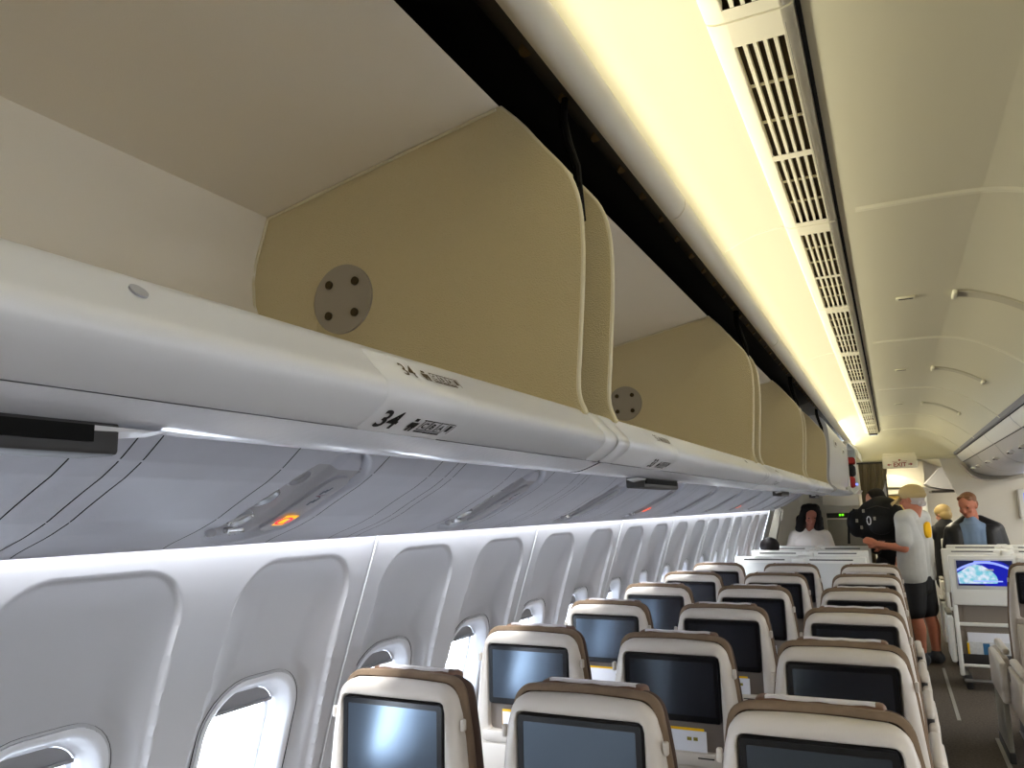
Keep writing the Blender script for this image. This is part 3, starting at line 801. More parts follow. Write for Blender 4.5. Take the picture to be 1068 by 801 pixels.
cols = ['beige economy seat beside the window', 'beige economy seat in the middle of its three', 'beige economy seat on the aisle']
first = True
SX = (-1.1788, -.6788, -.1788)
for r in range(6):
    for c in range(3):
        o = seat0 if first else copy_tree(seat0); first = False
        o.location = (SX[c], 1.6966 + .8072*r, 0)
        tag(o, '%s, %s of the left block' % (cols[c], rows[r]), 'seat', 'beige economy seats in the left block')
        if c == 2: aisle_arm(o, 1)
for r, y in enumerate((5.19, 6.0)):
    for c, x in enumerate((.82, 1.32)):
        o = copy_tree(seat0); o.location = (x, y, 0)
        tag(o, ['beige economy seat cut by the right edge, nearer row', 'beige economy seat beyond the right edge, nearer row', 'beige economy seat half covering the white seat with the map screen', 'beige economy seat second in from the aisle, near the map screen'][r*2+c], 'seat', 'beige economy seats in the centre block')
        if c == 0: aisle_arm(o, -1)
# aisle side panel standing forward of the centre row
r_ = thing('legrest_panel', 'pale upright panel with dark lower half beside the right aisle', 'side panel', (.52, 6.2, 0))
part('upper_panel', MB().box(.492, .535, 5.72, 6.34, .36, .60, .018, 3), M_SHELL, r_)
part('lower_panel', MB().box(.500, .53, 5.80, 6.30, .06, .36, .008), M_BULKG, r_)
part('foot', MB().box(.497, .533, 5.78, 6.32, 0, .062, .006), M_DARKPL, r_)

# safety cards in the pockets
def make_card():
    root = thing('safety_card', 'x', 'card')
    part('sheet', MB().box(-.100, .100, .006, .009, .808, .8965, .001), M_CARD, root)
    part('sheet', MB().box(-.105, .092, .0125, .015, .812, .903, .001), M_YEL, root)
    part('print', MB().box(.040, .054, .0052, .0058, .868, .878).box(.060, .073, .0052, .0058, .868, .878), M_OLIVE, root)
    part('print', MB().box(-.075, .06, .0052, .0058, .826, .829).box(-.075, .03, .0052, .0058, .834, .836), M_PSUSYM, root)
    return root
cd = make_card(); first = True
for r in range(1, 5):
    for c in range(3):
        o = cd if first else copy_tree(cd); first = False
        o.location = (SX[c] , 1.6966 + .8072*r, 0)
        tag(o, 'white and yellow card tucked below the screen, %s, %s' % (['window seat', 'middle seat', 'aisle seat'][c], rows[r]), 'card', 'cards in the seat pockets')
# ------------------------------------------------------------------ white shell seats (pairs)
def map_material():
    m = bpy.data.materials.new('map_screen'); m.use_nodes = True; nt = m.node_tree; b = nt.nodes['Principled BSDF']
    tc = nt.nodes.new('ShaderNodeTexCoord'); n = nt.nodes.new('ShaderNodeTexNoise'); n.inputs['Scale'].default_value = 26; n.inputs['Detail'].default_value = 4
    r = nt.nodes.new('ShaderNodeValToRGB'); e = r.color_ramp.elements
    e[0].position = .38; e[0].color = rgb(120, 205, 225); e[1].position = .62; e[1].color = rgb(232, 240, 255)
    nt.links.new(tc.outputs['Object'], n.inputs['Vector']); nt.links.new(n.outputs['Fac'], r.inputs['Fac'])
    nt.links.new(r.outputs['Color'], b.inputs['Emission Color']); b.inputs['Emission Strength'].default_value = .62
    b.inputs['Base Color'].default_value = rgb(20, 20, 30)
    return m
M_MAP = map_material()
M_SCRB = mat('screen_blue', rgb(10, 12, 60), .3, emit=rgb(6, 20, 165), estr=.7)
M_SCRN = mat('screen_navy', rgb(8, 10, 30), .3, emit=rgb(8, 18, 60), estr=.7)
M_SCRL = mat('screen_lilac', rgb(120, 130, 220), .3, emit=rgb(150, 170, 255), estr=.62)
def white_pair(x0, y, label, tv, group, zt=1.12, w=.545):
    root = thing('shell_seat_pair', label, 'seat', (x0 + w, y, 0), group)
    cw = .10
    for k in range(2):
        a = x0 + k*(w + .02); b = a + w
        nm = part('seat_shell', MB().box(a, b, y, y + .05, .70, zt, .014, 3).box(a, a + .035, y + .005, y + .07, .12, .72, .010).box(b - .03, b, y + .005, y + .07, .12, .72, .010), M_WHITE, root)
        sa, sb = (a + .055, b - .075)
        if tv and k == 0:
            sc_ = part('screen_surround', MB().box(sa - .012, sb + .012, y - .004, y + .01, .835, zt - .03, .004), M_WHITE2, nm)
            X0, X1, Z0, Z1 = sa + .003, sb + .0, .865, zt - .045
            mp = part('map_display', MB().box(X0, X1, y - .006, y - .003, Z0, Z1), M_SCRB, nm)
            W_, H_ = X1-X0, Z1-Z0
            def shape(name, pts, m, d):
                mb = MB(); P = [(X0 + W_*u, Z0 + H_*v) for u, v in pts]; mb.add([(x, y - d, z) for x, z in P], [list(range(len(P)))]); return part(name, mb, m, mp)
            shape('night_sky', [(0, 1), (0, .66), (.12, .80), (.3, .93), (.33, 1)], M_SCRN, .0066)
            shape('night_sky', [(1, 1), (.72, 1), (.85, .92), (1, .72)], M_SCRN, .0066)
            shape('status_bar', [(0, 0), (.5, 0), (.45, .06), (0, .07)], M_SCRN, .0066)
            arc = [(i/16, .97 - 1.25*(i/16 - .5)**2) for i in range(17)]; arc2 = [(u, v - .09) for u, v in reversed(arc)]
            mb = MB(); q = [(X0 + W_*u, y - .0072, Z0 + H_*v) for u, v in arc] + [(X0 + W_*u, y - .0072, Z0 + H_*v) for u, v in reversed(arc2)]
            mb.add(q, [[i, i+1, 17+i+1, 17+i] for i in range(16)]); part('horizon_arc', mb, M_SCRL, mp)
            gl = [(0.02, .08), (0.0, .5), (.10, .62), (.2, .76), (.34, .85), (.46, .80), (.56, .68), (.64, .55), (.70, .38), (.72, .20), (.70, .1)]
            shape('globe', gl, M_MAP, .0078)
            shape('caption_bar', [(.32, .98), (.62, .98), (.62, 1.0), (.32, 1.0), (.32, .92), (.62, .92)][:2] + [(.62, .92), (.32, .92)], M_SCRL, .0084)
            shape('caption_bar', [(.28, .16), (.80, .16), (.80, .21), (.28, .21)], M_SCRL, .0084)
            shape('caption_bar', [(.52, .60), (.66, .60), (.66, .66), (.52, .66)], M_CARD, .0084)
        else:
            part('inset_panel', MB().box(sa, sb, y - .005, y + .006, .80, zt - .055, .004), M_WHITE2, nm)
            part('slot', MB().box(sa + .03, sb - .03, y - .0015, y + .004, zt - .032, zt - .022), M_DARKPL, nm)
        part('headrest_top', MB().box(a + .03, a + .035, y + .06, y + .07, .8, .81), M_WHITE, nm)
        # lower niche: grey padding, rail, literature net, foot bar
        part('knee_panel', MB().box(a + .034, b - .03, y + .06, y + .075, .48, .70, .004).box(a + .034, b - .03, y + .06, y + .075, .20, .48), M_GREYFAB, root)
        part('rail', MB().box(a + .034, b - .03, y + .03, y + .06, .525, .555, .008), M_WHITE, root)
        pk = part('literature_pocket', MB().box(a + .036, b - .032, y + .012, y + .018, .215, .30, .003), M_DARKPL, root)
        part('pocket_rim', MB().box(a + .034, b - .03, y + .004, y + .03, .195, .22, .008), M_WHITE, pk)
        part('foot_bar', MB().tube([(a + .03, y + .05, .075), (b - .03, y + .05, .075)], .016, 10), M_METAL, root)
        part('leg', MB().box(a + .04, a + .09, y + .06, y + .5, 0, .12, .01), M_DARKPL, root); part('leg', MB().box(b - .09, b - .04, y + .06, y + .5, 0, .12, .01), M_DARKPL, root)
        part('seat_cushion', MB().box(a + .06, b - .05, y + .16, y + .50, .32, .46, .05, 3), M_GREYFAB, root)
        part('backrest', MB().box(a + .05, b - .05, y + .052, y + .16, .40, zt - .03, .04, 3), M_GREYFAB, root)
    cx = x0 + w + .01
    part('console', MB().box(cx - .055, cx + .055, y - .018, y + .45, .45, zt - .012, .018, 3).box(cx - .02, cx + .02, y - .022, y, zt - .04, zt - .03), M_WHITE, root)
    for s in (-.02, .02): part('console_knob', MB().disc((cx + s, y - .020, zt - .085), .012, (0, 1, 0), .010, 16), M_WHITE2, root)
    for xs in (x0 - .05, x0 + 2*w + .02 + .005):
        sp = part('side_panel', MB().box(xs, xs + .045, y + .02, y + .48, .22, .60, .02, 3), M_WHITE, root)
        part('arm_top', MB().box(xs - .002, xs + .047, y + .12, y + .48, .60, .625, .01), M_BULKG, sp)
    return root
white_pair(-1.36, 7.45, 'nearest pair of white shell seats beyond the last beige row', False, 'white shell seat pairs on the window side')
white_pair(-1.37, 8.45, 'second pair of white shell seats on the window side', False, 'white shell seat pairs on the window side')
white_pair(-1.37, 9.35, 'third pair of white shell seats, directly in front of the woman', False, 'white shell seat pairs on the window side')
white_pair(.385, 7.80, 'white shell seat pair with the lit blue map screen', True, 'white shell seat pairs in the centre')
white_pair(.385, 8.85, 'white shell seat pair just behind the map screen seats', False, 'white shell seat pairs in the centre')
white_pair(.47, 9.60, 'white shell seat pair directly in front of the man in the black jacket', False, 'white shell seat pairs in the centre')
white_pair(.50, 11.2, 'white shell seat pair seen through the far doorway', False, 'white shell seat pairs in the next cabin')
for x, w_, h_, m_ in ((.43, .34, .33, 0),):
    pass
# newspapers in the net below the map screen
r_ = thing('newspaper', 'white newspaper with a blue band in the pocket under the map screen', 'newspaper', (.64, 7.80, .24))
part('pages', MB().box(.46, .85, 7.8200, 7.827, .225, .40, .002), M_PAPER, r_); part('blue_band', MB().box(.575, .625, 7.8190, 7.8202, .235, .39), M_PAPERB, r_)
part('yellow_edge', MB().box(.46, .475, 7.8190, 7.8202, .235, .39), M_YEL, r_)
o = part('magazine', MB().box(.47, .86, 7.828, 7.834, .235, .475, .002), M_CARD); tag(o, 'white magazine standing up out of the pocket under the map screen', 'magazine')

# ------------------------------------------------------------------ far bulkhead, header, doorway
YB = Y_BULK
# right bulkhead: curved doorway edge
edge = [(.72, 0), (.72, 1.0), (.715, 1.45), (.69, 1.65), (.635, 1.82), (.575, 1.97), (.55, 2.09)]
struct('wall_front', MB().poly_y([(3.9, 0), (3.9, 2.2), (1.4, 2.2), (.8, 2.3), (.55, 2.3)] + edge[::-1], YB, YB + .06), M_BULK)
# left bulkhead
struct('wall_front', MB().poly_y([(-1.6, 0), (-1.6, .9), (-1.5, 1.1), (-1.38, 1.55), (-1.2, 1.9), (-1.0, 2.3), (-.36, 2.3), (-.36, 0)], YB, YB + .06), M_BULK)
# header over the doorway
cpts = [p for p in CPs.p if -.40 <= p[0] <= .70]
lo = []
for k in range(11):
    a = PI/2*k/10; q = math.sin(a); w_ = 1 - math.cos(a)
    lo.append([(x, 10.30 + .28*w_ if False else 10.28 + .30*q, z + (2.115 - z)*w_) if z > 2.115 else (x, 10.28 + .30*q, z) for x, z in cpts])
struct('trim_80', MB().rings(lo, closed=False), M_CEIL)
struct('trim_81', MB().box(-.40, .72, 10.56, 10.62, 2.085, 2.12, .006), M_CEIL)
# shroud that follows the ends of the centre bins
struct('trim_82', MB().extrude_y([CB.off(s, .045, 1) if False else (CB.at(s)[0] - .03, CB.at(s)[1] - .05) for s in [CB.L*i/24 for i in range(4, 25)]], [10.35, 10.60]), M_BULK)
# closet front on the left bulkhead: upper box, slot with green sign, grey lower door
r_ = thing('bulkhead_closet', 'pale closet front with grey lower door and a green lit sign, behind the woman', 'closet', (-.55, 10.5, 0))
part('upper_box', MB().box(-.80, -.37, 10.46, 10.6, 1.55, 1.80, .02, 3), M_BULK, r_)
part('body', MB().box(-.80, -.32, 10.54, 10.6, .02, 1.47, .006), M_BULK, r_)
part('slot', MB().box(-.76, -.33, 10.53, 10.545, 1.405, 1.465, .004), M_BULKD, r_)
part('grey_door', MB().box(-.755, -.325, 10.528, 10.545, .9, 1.385, .006), M_BULKG, r_)
part('green_sign', MB().box(-.615, -.595, 10.525, 10.532, 1.428, 1.452).box(-.585, -.560, 10.525, 10.532, 1.430, 1.454), M_GREENLED, r_)
# wall end post beside the last window and pale light strip
r_ = thing('wall_post', 'grey upright post with a handle at the end of the window wall', 'post', (-1.3, 10.1, 0))
part('post', MB().extrude_y([(-1.46, 1.0), (-1.30, 1.53), (-1.22, 1.56), (-1.36, .98), (-1.44, .2), (-1.56, .2)], [9.98, 10.12], closed=True, cap=True), M_BULKG, r_)
part('handle', MB().tube([(-1.235, 9.975, 1.40), (-1.225, 9.945, 1.42), (-1.205, 9.945, 1.50), (-1.215, 9.975, 1.52)], .010, 8), M_BULK, r_)
# curtain, gathered to the left of the doorway
mb = MB(); cols_ = 60; lo = []
for j in range(15):
    v = j/14; z = 2.055 - v*1.35
    xl = -.345 + .03*v; xr = -.02 - .22*smoothstep(0, .62, v) 
    lo.append([(xl + (xr-xl)*i/cols_, 10.50 + .012*math.sin(i*1.05)*(.7 + .3*math.sin(i*.37)) + .01*math.sin(i*.31 + v*3), z) for i in range(cols_ + 1)])
mb.rings(lo, closed=False)
r_ = thing('curtain', 'brown pleated curtain gathered at the left of the far doorway', 'curtain', (-.2, 10.5, 2.06))
part('cloth', mb, M_CURT, r_, sharp=80)
part('curtain_rail', MB().box(-.36, .0, 10.485, 10.515, 2.055, 2.075, .003), M_BULKD, r_)
struct('trim_83', MB().box(-.20, -.055, 10.54, 10.58, 0.0, 2.06, .006), M_WHITE2)
struct('trim_84', MB().box(-.055, -.04, 10.53, 10.60, 0.0, 2.06, .004), M_BULKD)
# exit sign
r_ = thing('exit_sign', 'cream EXIT sign with red letters and arrows above the far doorway', 'sign', (.12, 10.36, 2.0))
part('box', MB().box(-.07, .305, 10.34, 10.40, 1.985, 2.125, .012, 3), M_SIGNBOX, r_)
part('mount', MB().box(-.06, .295, 10.37, 10.5, 2.10, 2.165, .01), M_SIGNBOX, r_)
v, f = text_mesh('EXIT', .068, .0012); wmax = max(p[0] for p in v)
mb = MB().add([(.117 - wmax/2 + x, 10.338, 2.003 + z) for x, z in v], f)
for s in (-1, 1):
    c = .117 + s*.115
    mb.add([(c + s*.024, 10.338, 2.026), (c - s*.002, 10.338, 2.042), (c - s*.002, 10.338, 2.010), (c - s*.002, 10.338, 2.031), (c - s*.002, 10.338, 2.021), (c - s*.024, 10.338, 2.031), (c - s*.024, 10.338, 2.021)], [[0, 1, 2], [3, 4, 6, 5]])
mb.add([(.117 + .013*math.cos(a), 10.338, 2.078 + .010*math.sin(a)) for a in [2*PI*k/12 for k in range(12)]], [list(range(12))])
mb.box(.04, .095, 10.337, 10.339, 2.062, 2.066); mb.box(.135, .20, 10.337, 10.339, 2.062, 2.066)
part('lettering', mb, M_REDINK, r_)
# wall mounted unit on the right bulkhead
r_ = thing('wall_display', 'white wall unit with a bluish screen on the far bulkhead at the right edge', 'display', (1.45, 10.55, 1.5))
part('housing', MB().box(1.29, 1.75, 10.54, 10.6, 1.36, 1.70, .02, 3), M_WHITE, r_)
part('screen', MB().box(1.345, 1.70, 10.536, 10.545, 1.42, 1.655, .004), M_SCRL, r_)

# closed bin and open locker beyond the open bins
r_ = thing('white_bin', 'white closed overhead bin with two latches beyond the open beige bins', 'overhead bin', (-.6, 7.4, 1.67))
WB = Prof([(-.45, 2.235), (-.405, 2.20), (-.385, 2.15), (-.378, 2.05), (-.385, 1.90), (-.40, 1.79), (-.395, 1.725), (-.36, 1.70), (-.352, 1.685), (-.37, 1.668), (-.43, 1.655), (-.60, 1.665), (-.85, 1.74), (-1.0, 1.85)], 1)
part('door', MB().extrude_y(WB.p + [(-1.0, 2.2)], [6.12, 8.78], closed=True, cap=True), M_BINSILV, r_)
for y in (6.75, 7.85):
    lt = part('latch', MB().box(-.384, -.372, y - .11, y + .11, 2.035, 2.085, .006), M_WHITE, r_)
    part('latch_slot', MB().box(-.375, -.3705, y - .08, y + .08, 2.045, 2.070), M_DARKPL, lt)
o = part('camera_dome', MB().box(-.372, -.338, 7.78, 7.95, 1.695, 1.712, .006).ell((-.355, 7.86, 1.715), (.026, .045, .026)), M_WHITE2); tag(o, 'small white dome unit on the ledge of the white closed bin', 'camera')
r_ = thing('locker', 'open white locker with red and dark contents beside the curtain', 'locker', (-.5, 9.4, 1.7))
part('frame', MB().extrude_y(Prof([(-.36, 2.20), (-.31, 2.14), (-.29, 2.06), (-.275, 2.05), (-.285, 2.14), (-.345, 2.225), (-.8, 2.24), (-.8, 2.2)], 0).p, [8.80, 9.9], closed=True, cap=True).extrude_y([(-.30, 1.72), (-.33, 1.68), (-.8, 1.70), (-.8, 1.74), (-.34, 1.73)], [8.80, 9.9], closed=True, cap=True).box(-.8, -.34, 9.88, 9.9, 1.72, 2.22).box(-.8, -.38, 8.80, 8.82, 1.72, 2.22), M_WHITE, r_)
o = part('bag', MB().box(-.55, -.335, 8.85, 9.05, 1.742, 1.86, .03, 3), M_RED); tag(o, 'dark red bag low in the open locker', 'bag')
o = part('jacket', MB().box(-.55, -.325, 8.85, 9.1, 1.862, 1.985, .03, 3), M_BLKCLOTH); tag(o, 'dark folded jacket in the open locker between two red things', 'jacket')
o = part('pouch', MB().box(-.5, -.32, 8.85, 9.05, 1.987, 2.06, .02, 3), M_RED); tag(o, 'red pouch at the top of the open locker', 'pouch')
o = part('indicator_light', MB().disc((-.318, 8.84, 1.775), .012, (.3, -1, 0), .01, 14), M_BLUELED); tag(o, 'tiny blue light low on the open locker', 'light')

# ------------------------------------------------------------------ next cabin through the doorway
struct('wall_front', MB().box(-1.6, 3.9, 14.0, 14.06, 0, 2.3), M_BULK)
struct('ceiling', MB().extrude_y([(-.8, 2.2), (-.4, 2.26), (.2, 2.27), (.5, 2.22), (.72, 2.12), (1.4, 2.12)], [10.66, 14.0]), M_CEIL)
cbin_far = thing('closed_bin', 'closed silver bin seen through the far doorway', 'overhead bin', (1.0, 12.4, 1.66))
part('door', MB().extrude_y([(.43, 1.83), (.63, 2.045), (1.4, 2.06), (1.4, 1.735), (.80, 1.735), (.62, 1.755), (.50, 1.79)], [12.3, 13.25], closed=True, cap=True), M_BINSILV, cbin_far)
part('light', MB().box(.80, .835, 12.27, 12.30, 1.72, 1.755), M_SIGN_R, cbin_far)
part('shadow_line', MB().box(.50, 1.4, 12.34, 13.25, 1.705, 1.735), M_BULKD, cbin_far)
# lavatory / galley block
r_ = thing('galley_unit', 'cream galley block with a warm yellow niche beyond the far doorway', 'galley', (.1, 13.4, 0))
part('housing', MB().poly_y([(-.5, 0), (-.5, 2.2), (.47, 2.2), (.47, 0)], 13.5, 13.9), M_BULK, r_)
arch = [(-.3, 1.82)] + [(-.3 + .78*k/10, 1.92 + .10*math.cos(PI/2*(k/10)**1.6) - .10*(k/10)**3) for k in range(11)] + [(.48, 1.80)]
part('arch_panel', MB().poly_y(arch, 13.3, 13.5), M_CEIL, r_)
part('niche', MB().box(-.1, .16, 13.44, 13.5, 1.0, 1.68, .004), M_GALLEY, r_)
part('niche_window', MB().box(-.02, .08, 13.43, 13.445, 1.52, 1.62), M_BULKD, r_)
part('shelf_light', MB().box(-.06, .14, 13.36, 13.5, 1.70, 1.78, .01), M_CEILTRIM, r_)
part('side_door', MB().box(.20, .47, 13.44, 13.5, 0.02, 1.66, .004), M_WHITE2, r_)

# ------------------------------------------------------------------ people
def blob(name, prims, m, parent=None, voxel=.008, smooth=6):
    mb = MB()
    for p in prims:
        if p[0] == 'c': mb.cone(p[1], p[2], p[3], p[4], 18)
        elif p[0] == 't':
            k0 = len(mb.v); mb.cone(p[1], p[2], p[3], p[4], 24); a = (Vector(p[1]) + Vector(p[2]))/2; w = Vector(p[5]).normalized()
            for i in range(k0, len(mb.v)):
                v = Vector(mb.v[i]); mb.v[i] = tuple(v + w*((v - a).dot(w)*(p[6] - 1)))
        elif p[0] == 'e': mb.ell(p[1], p[2], p[3] if len(p) > 3 else None, 22, 14)
    me = bpy.data.meshes.new(name); me.from_pydata(mb.v, [], mb.f)
    o = bpy.data.objects.new(name, me); COL.objects.link(o)
    md = o.modifiers.new('r', 'REMESH'); md.mode = 'VOXEL'; md.voxel_size = voxel; md.use_smooth_shade = True
    s = o.modifiers.new('s', 'SMOOTH'); s.iterations = smooth; s.factor = .5
    dg = bpy.context.evaluated_depsgraph_get(); ev = o.evaluated_get(dg)
    nm = bpy.data.meshes.new_from_object(ev, depsgraph=dg)
    bpy.data.objects.remove(o); bpy.data.meshes.remove(me)
    off = base(parent) if parent else Vector((0, 0, 0))
    if parent:
        for v in nm.vertices: v.co -= off
    nm.materials.clear(); nm.materials.append(m); nm.shade_smooth(); nm.name = name
    o = bpy.data.objects.new(name, nm); COL.objects.link(o)
    if parent: o.parent = parent
    return o
def frame(d):
    d = Vector(d).normalized(); up = Vector((0, 0, 1)); l = up.cross(d).normalized(); u = d.cross(l)
    return d, l, u, Matrix((d, l, u)).transposed()
def head_prims(c, d, s=1.0):
    """c centre of the skull, d gaze direction"""
    f, l, u, R = frame(d); c = Vector(c)
    P = lambda a, b, e: c + s*(a*f + b*l + e*u)
    pr = [('e', P(-.005, 0, .025), (.100*s, .078*s, .098*s), R), ('e', P(.018, 0, -.045), (.075*s, .062*s, .075*s), R),
          ('e', P(.055, 0, -.090), (.030*s, .030*s, .024*s), R),          # chin
          ('c', P(.090, 0, .005), P(.108, 0, -.028), .009*s, .014*s),      # nose
          ('c', P(.082, -.035, .030), P(.082, .035, .030), .012*s, .012*s),  # brow
          ('e', P(.060, .042, -.030), (.026*s, .022*s, .026*s), R), ('e', P(.060, -.042, -.030), (.026*s, .022*s, .026*s), R),
          ('e', P(-.008, .078, -.005), (.020*s, .010*s, .032*s), R), ('e', P(-.008, -.078, -.005), (.020*s, .010*s, .032*s), R),
          ('e', P(.082, 0, -.058), (.016*s, .026*s, .012*s), R)]
    return pr, P, R
def face_parts(P, R, body, s=1.0):
    for b in (-.031, .031):
        e = MB().ell(P(.081, b, .008), (.008*s, .013*s, .006*s), R, 12, 8); part('eye', e, M_EYE, body)
    part('mouth', MB().ell(P(.092, 0, -.060), (.006*s, .022*s, .005*s), R, 12, 8), M_MOUTH, body)
def hand_prims(w, d, up, curl=.6, s=1.0, thumb=1):
    """w wrist, d direction of the palm, up = back of hand; fingers bend away from the back of the hand"""
    w = Vector(w); d = Vector(d).normalized(); up = Vector(up); up = (up - up.dot(d)*d).normalized(); sd = d.cross(up)
    pr = [('c', w, w + d*.04, .024*s, .026*s)]
    for k, (o, ln) in enumerate(((-.030, .062), (-.010, .072), (.010, .068), (.030, .052))):
        b = w + d*.085*s + sd*o*s; pr.append(('c', w + d*.02 + sd*o*.5*s, b, .018*s, .012*s))
        a1 = curl*.5; a2 = curl*1.3
        m_ = b + (d*math.cos(a1) - up*math.sin(a1))*ln*.55*s; e = m_ + (d*math.cos(a2) - up*math.sin(a2))*ln*.5*s
        pr += [('c', b, m_, .0098*s, .0088*s), ('c', m_, e, .0088*s, .0075*s)]
    t0 = w + d*.03*s - thumb*sd*.028*s; t1 = t0 + (d*.6 - thumb*sd*.75 - up*.3).normalized()*.035*s; t2 = t1 + (d*.9 - thumb*sd*.1 - up*.4).normalized()*.03*s
    pr += [('c', t0, t1, .014*s, .0115*s), ('c', t1, t2, .0115*s, .009*s)]
    return pr

# --- man in grey T-shirt, khaki cap, black shorts
Y0 = 8.9; X0 = .155
person = thing('person', 'man in grey T-shirt, khaki cap and black shorts standing in the aisle holding a backpack', 'person', (X0, Y0, 0), )
d = Vector((-.88, .47, 0)).normalized(); l = Vector((0, 0, 1)).cross(d)
def Q(a, b, z): return Vector((X0, Y0, z)) + a*d + b*l
hp_, HP, HR = head_prims((X0 + .022, Y0, 1.605), (-.90, .40, -.08), 1.08)
lsh, rsh = Q(-.01, .175, 1.415), Q(-.01, -.175, 1.415)
lel, rel = Q(-.02, .235, 1.13), Q(.15, -.18, 1.14)
lwr, rwr = Vector((-.165, 8.735, 1.165)), Vector((-.13, 9.16, 1.12))
body_p = hp_ + [('c', Q(-.01, 0, 1.40), HP(-.02, 0, -.08), .068, .060), ('c', lsh, Q(0, .04, 1.2), .062, .085), ('c', rsh, Q(0, -.04, 1.2), .062, .085),
    ('c', Q(0, .05, 1.25), Q(0, .06, .95), .095, .10), ('c', Q(0, -.05, 1.25), Q(0, -.06, .95), .095, .10),
    ('c', lsh, lel, .055, .043), ('c', lel, lwr, .043, .029), ('c', rsh, rel, .055, .043), ('c', rel, rwr, .043, .029),
    ('c', Q(0, .09, .90), Q(.01, .10, .50), .095, .060), ('c', Q(.01, .10, .50), Q(-.02, .10, .36), .056, .060), ('c', Q(-.02, .10, .36), Q(-.02, .10, .10), .060, .038), ('c', Q(-.02, .10, .07), Q(.13, .11, .045), .038, .03),
    ('c', Q(0, -.09, .90), Q(-.02, -.10, .50), .095, .060), ('c', Q(-.02, -.10, .50), Q(-.06, -.10, .36), .056, .060), ('c', Q(-.06, -.10, .36), Q(-.06, -.10, .10), .060, .038), ('c', Q(-.06, -.10, .07), Q(.09, -.11, .045), .038, .03)]
body_p += hand_prims(lwr, (-1, .12, .42), (.3, -.95, .2), .5, 1.0, 1) + hand_prims(rwr, (-.9, .1, .2), (0, 1, .2), .7, 1.0, -1)
pb = blob('body', body_p, M_SKIN, person, .007)
face_parts(HP, HR, pb, 1.08)
blob('shirt', [('c', lsh + Vector((0, 0, .006)), Q(-.01, .05, 1.44), .080, .075), ('c', rsh + Vector((0, 0, .006)), Q(-.01, -.05, 1.44), .080, .075), ('c', Q(-.01, .05, 1.44), Q(-.01, -.05, 1.44), .075, .075),
    ('c', lsh, Q(-.01, .09, 1.2), .09, .125), ('c', rsh, Q(-.01, -.09, 1.2), .09, .125), ('c', Q(-.01, .09, 1.2), Q(.0, .09, .87), .125, .135), ('c', Q(-.01, -.09, 1.2), Q(.0, -.09, .87), .125, .135), ('t', Q(-.01, 0, 1.32), Q(.02, 0, .87), .125, .142, l, 1.5), ('c', Q(.06, 0, 1.05), Q(.06, 0, .90), .12, .12),
    ('c', lsh, lsh + (lel - lsh)*.74, .080, .078), ('c', rsh, rsh + (rel - rsh)*.74, .080, .078)], M_TEE, pb, .009, 5)
blob('shorts', [('c', Q(0, .08, .82), Q(.01, .10, .53), .118, .104), ('c', Q(0, -.08, .82), Q(-.015, -.10, .53), .118, .104), ('t', Q(0, 0, .82), Q(0, 0, .76), .125, .125, l, 1.4)], M_SHORT, pb, .009, 5)
for b_, a_ in ((.10, -.02), (-.10, -.06)):
    blob('shoe', [('c', Q(a_ - .02, b_, .062), Q(a_ + .15, b_*1.08, .046), .056, .044), ('c', Q(a_, b_, .10), Q(a_, b_, .07), .05, .055)], M_SHOE, pb, .007, 4)
# hair, cap, shirt print
blob('hair', [('e', HP(-.028, 0, .008), (.092, .090, .075), HR), ('c', HP(-.085, -.03, -.045), HP(-.085, .03, -.045), .030, .030)], M_HAIRGY, pb, .006, 4)
cap = blob('cap', [('e', HP(-.010, 0, .060), (.128, .105, .092), HR), ('e', HP(-.03, 0, .035), (.112, .102, .055), HR)], M_CAP, pb, .006, 4)
lo = []
for k in range(13):
    u = -1 + k/6
    top = [HP(.070 + .125*v*(1 - .30*u*u), .088*u*(1 - .12*v), .052 - .030*u*u - .062*v) for v in (0, .25, .5, .75, 1)]
    lo.append(top + [p - Vector((0, 0, .007)) for p in reversed(top)])
part('cap_brim', MB().rings(lo, True, True), M_CAP, cap)
mb = MB(); bc = Q(-.150, -.02, 1.30)
n_ = 22; pts_ = []
for k in range(n_):
    a = 2*PI*k/n_; pts_.append((math.cos(a)*.062, max(-.075, math.sin(a)*.085)))
lo = []
for s_, dep in ((1.0, -.012), (.95, .010), (.6, .016), (.25, .018)):
    lo.append([bc + l*(-u_*s_) + Vector((0, 0, v_*s_)) - d*(dep - .45*abs(u_*s_)**2/.1) for u_, v_ in pts_])
mb.rings(lo, False, True); part('shirt_print', mb, M_LOGO, pb)

# --- backpack
bx, by, bz = -.155, 9.14, 1.40
bag = thing('backpack', 'large stuffed black backpack held up between the two men in the aisle', 'backpack', (bx, by, 1.18))
bb = blob('main_compartment', [('e', (bx + .03, by, bz + .03), (.24, .16, .20)), ('c', (bx - .10, by, bz - .06), (bx + .10, by, bz - .07), .15, .15), ('e', (bx + .05, by, bz + .12), (.17, .13, .13)), ('e', (bx - .21, by - .02, bz - .03), (.10, .13, .15))], M_BLKCLOTH, bag, .010, 5)
blob('front_pocket', [('e', (bx + .02, by - .13, bz - .04), (.13, .06, .11))], M_BLKCLOTH, bag, .009, 4)
part('strap', MB().tube([(bx - .22, by - .08, bz + .12), (bx - .27, by - .10, bz + .04), (bx - .29, by - .10, bz - .10), (bx - .30, by - .09, bz - .24)], .013, 8), M_BLKCLOTH, bag)
part('zip_line', MB().tube([(bx - .10, by - .155, bz + .12), (bx, by - .17, bz + .15), (bx + .12, by - .16, bz + .12)], .004, 6), M_DARKPL, bag)
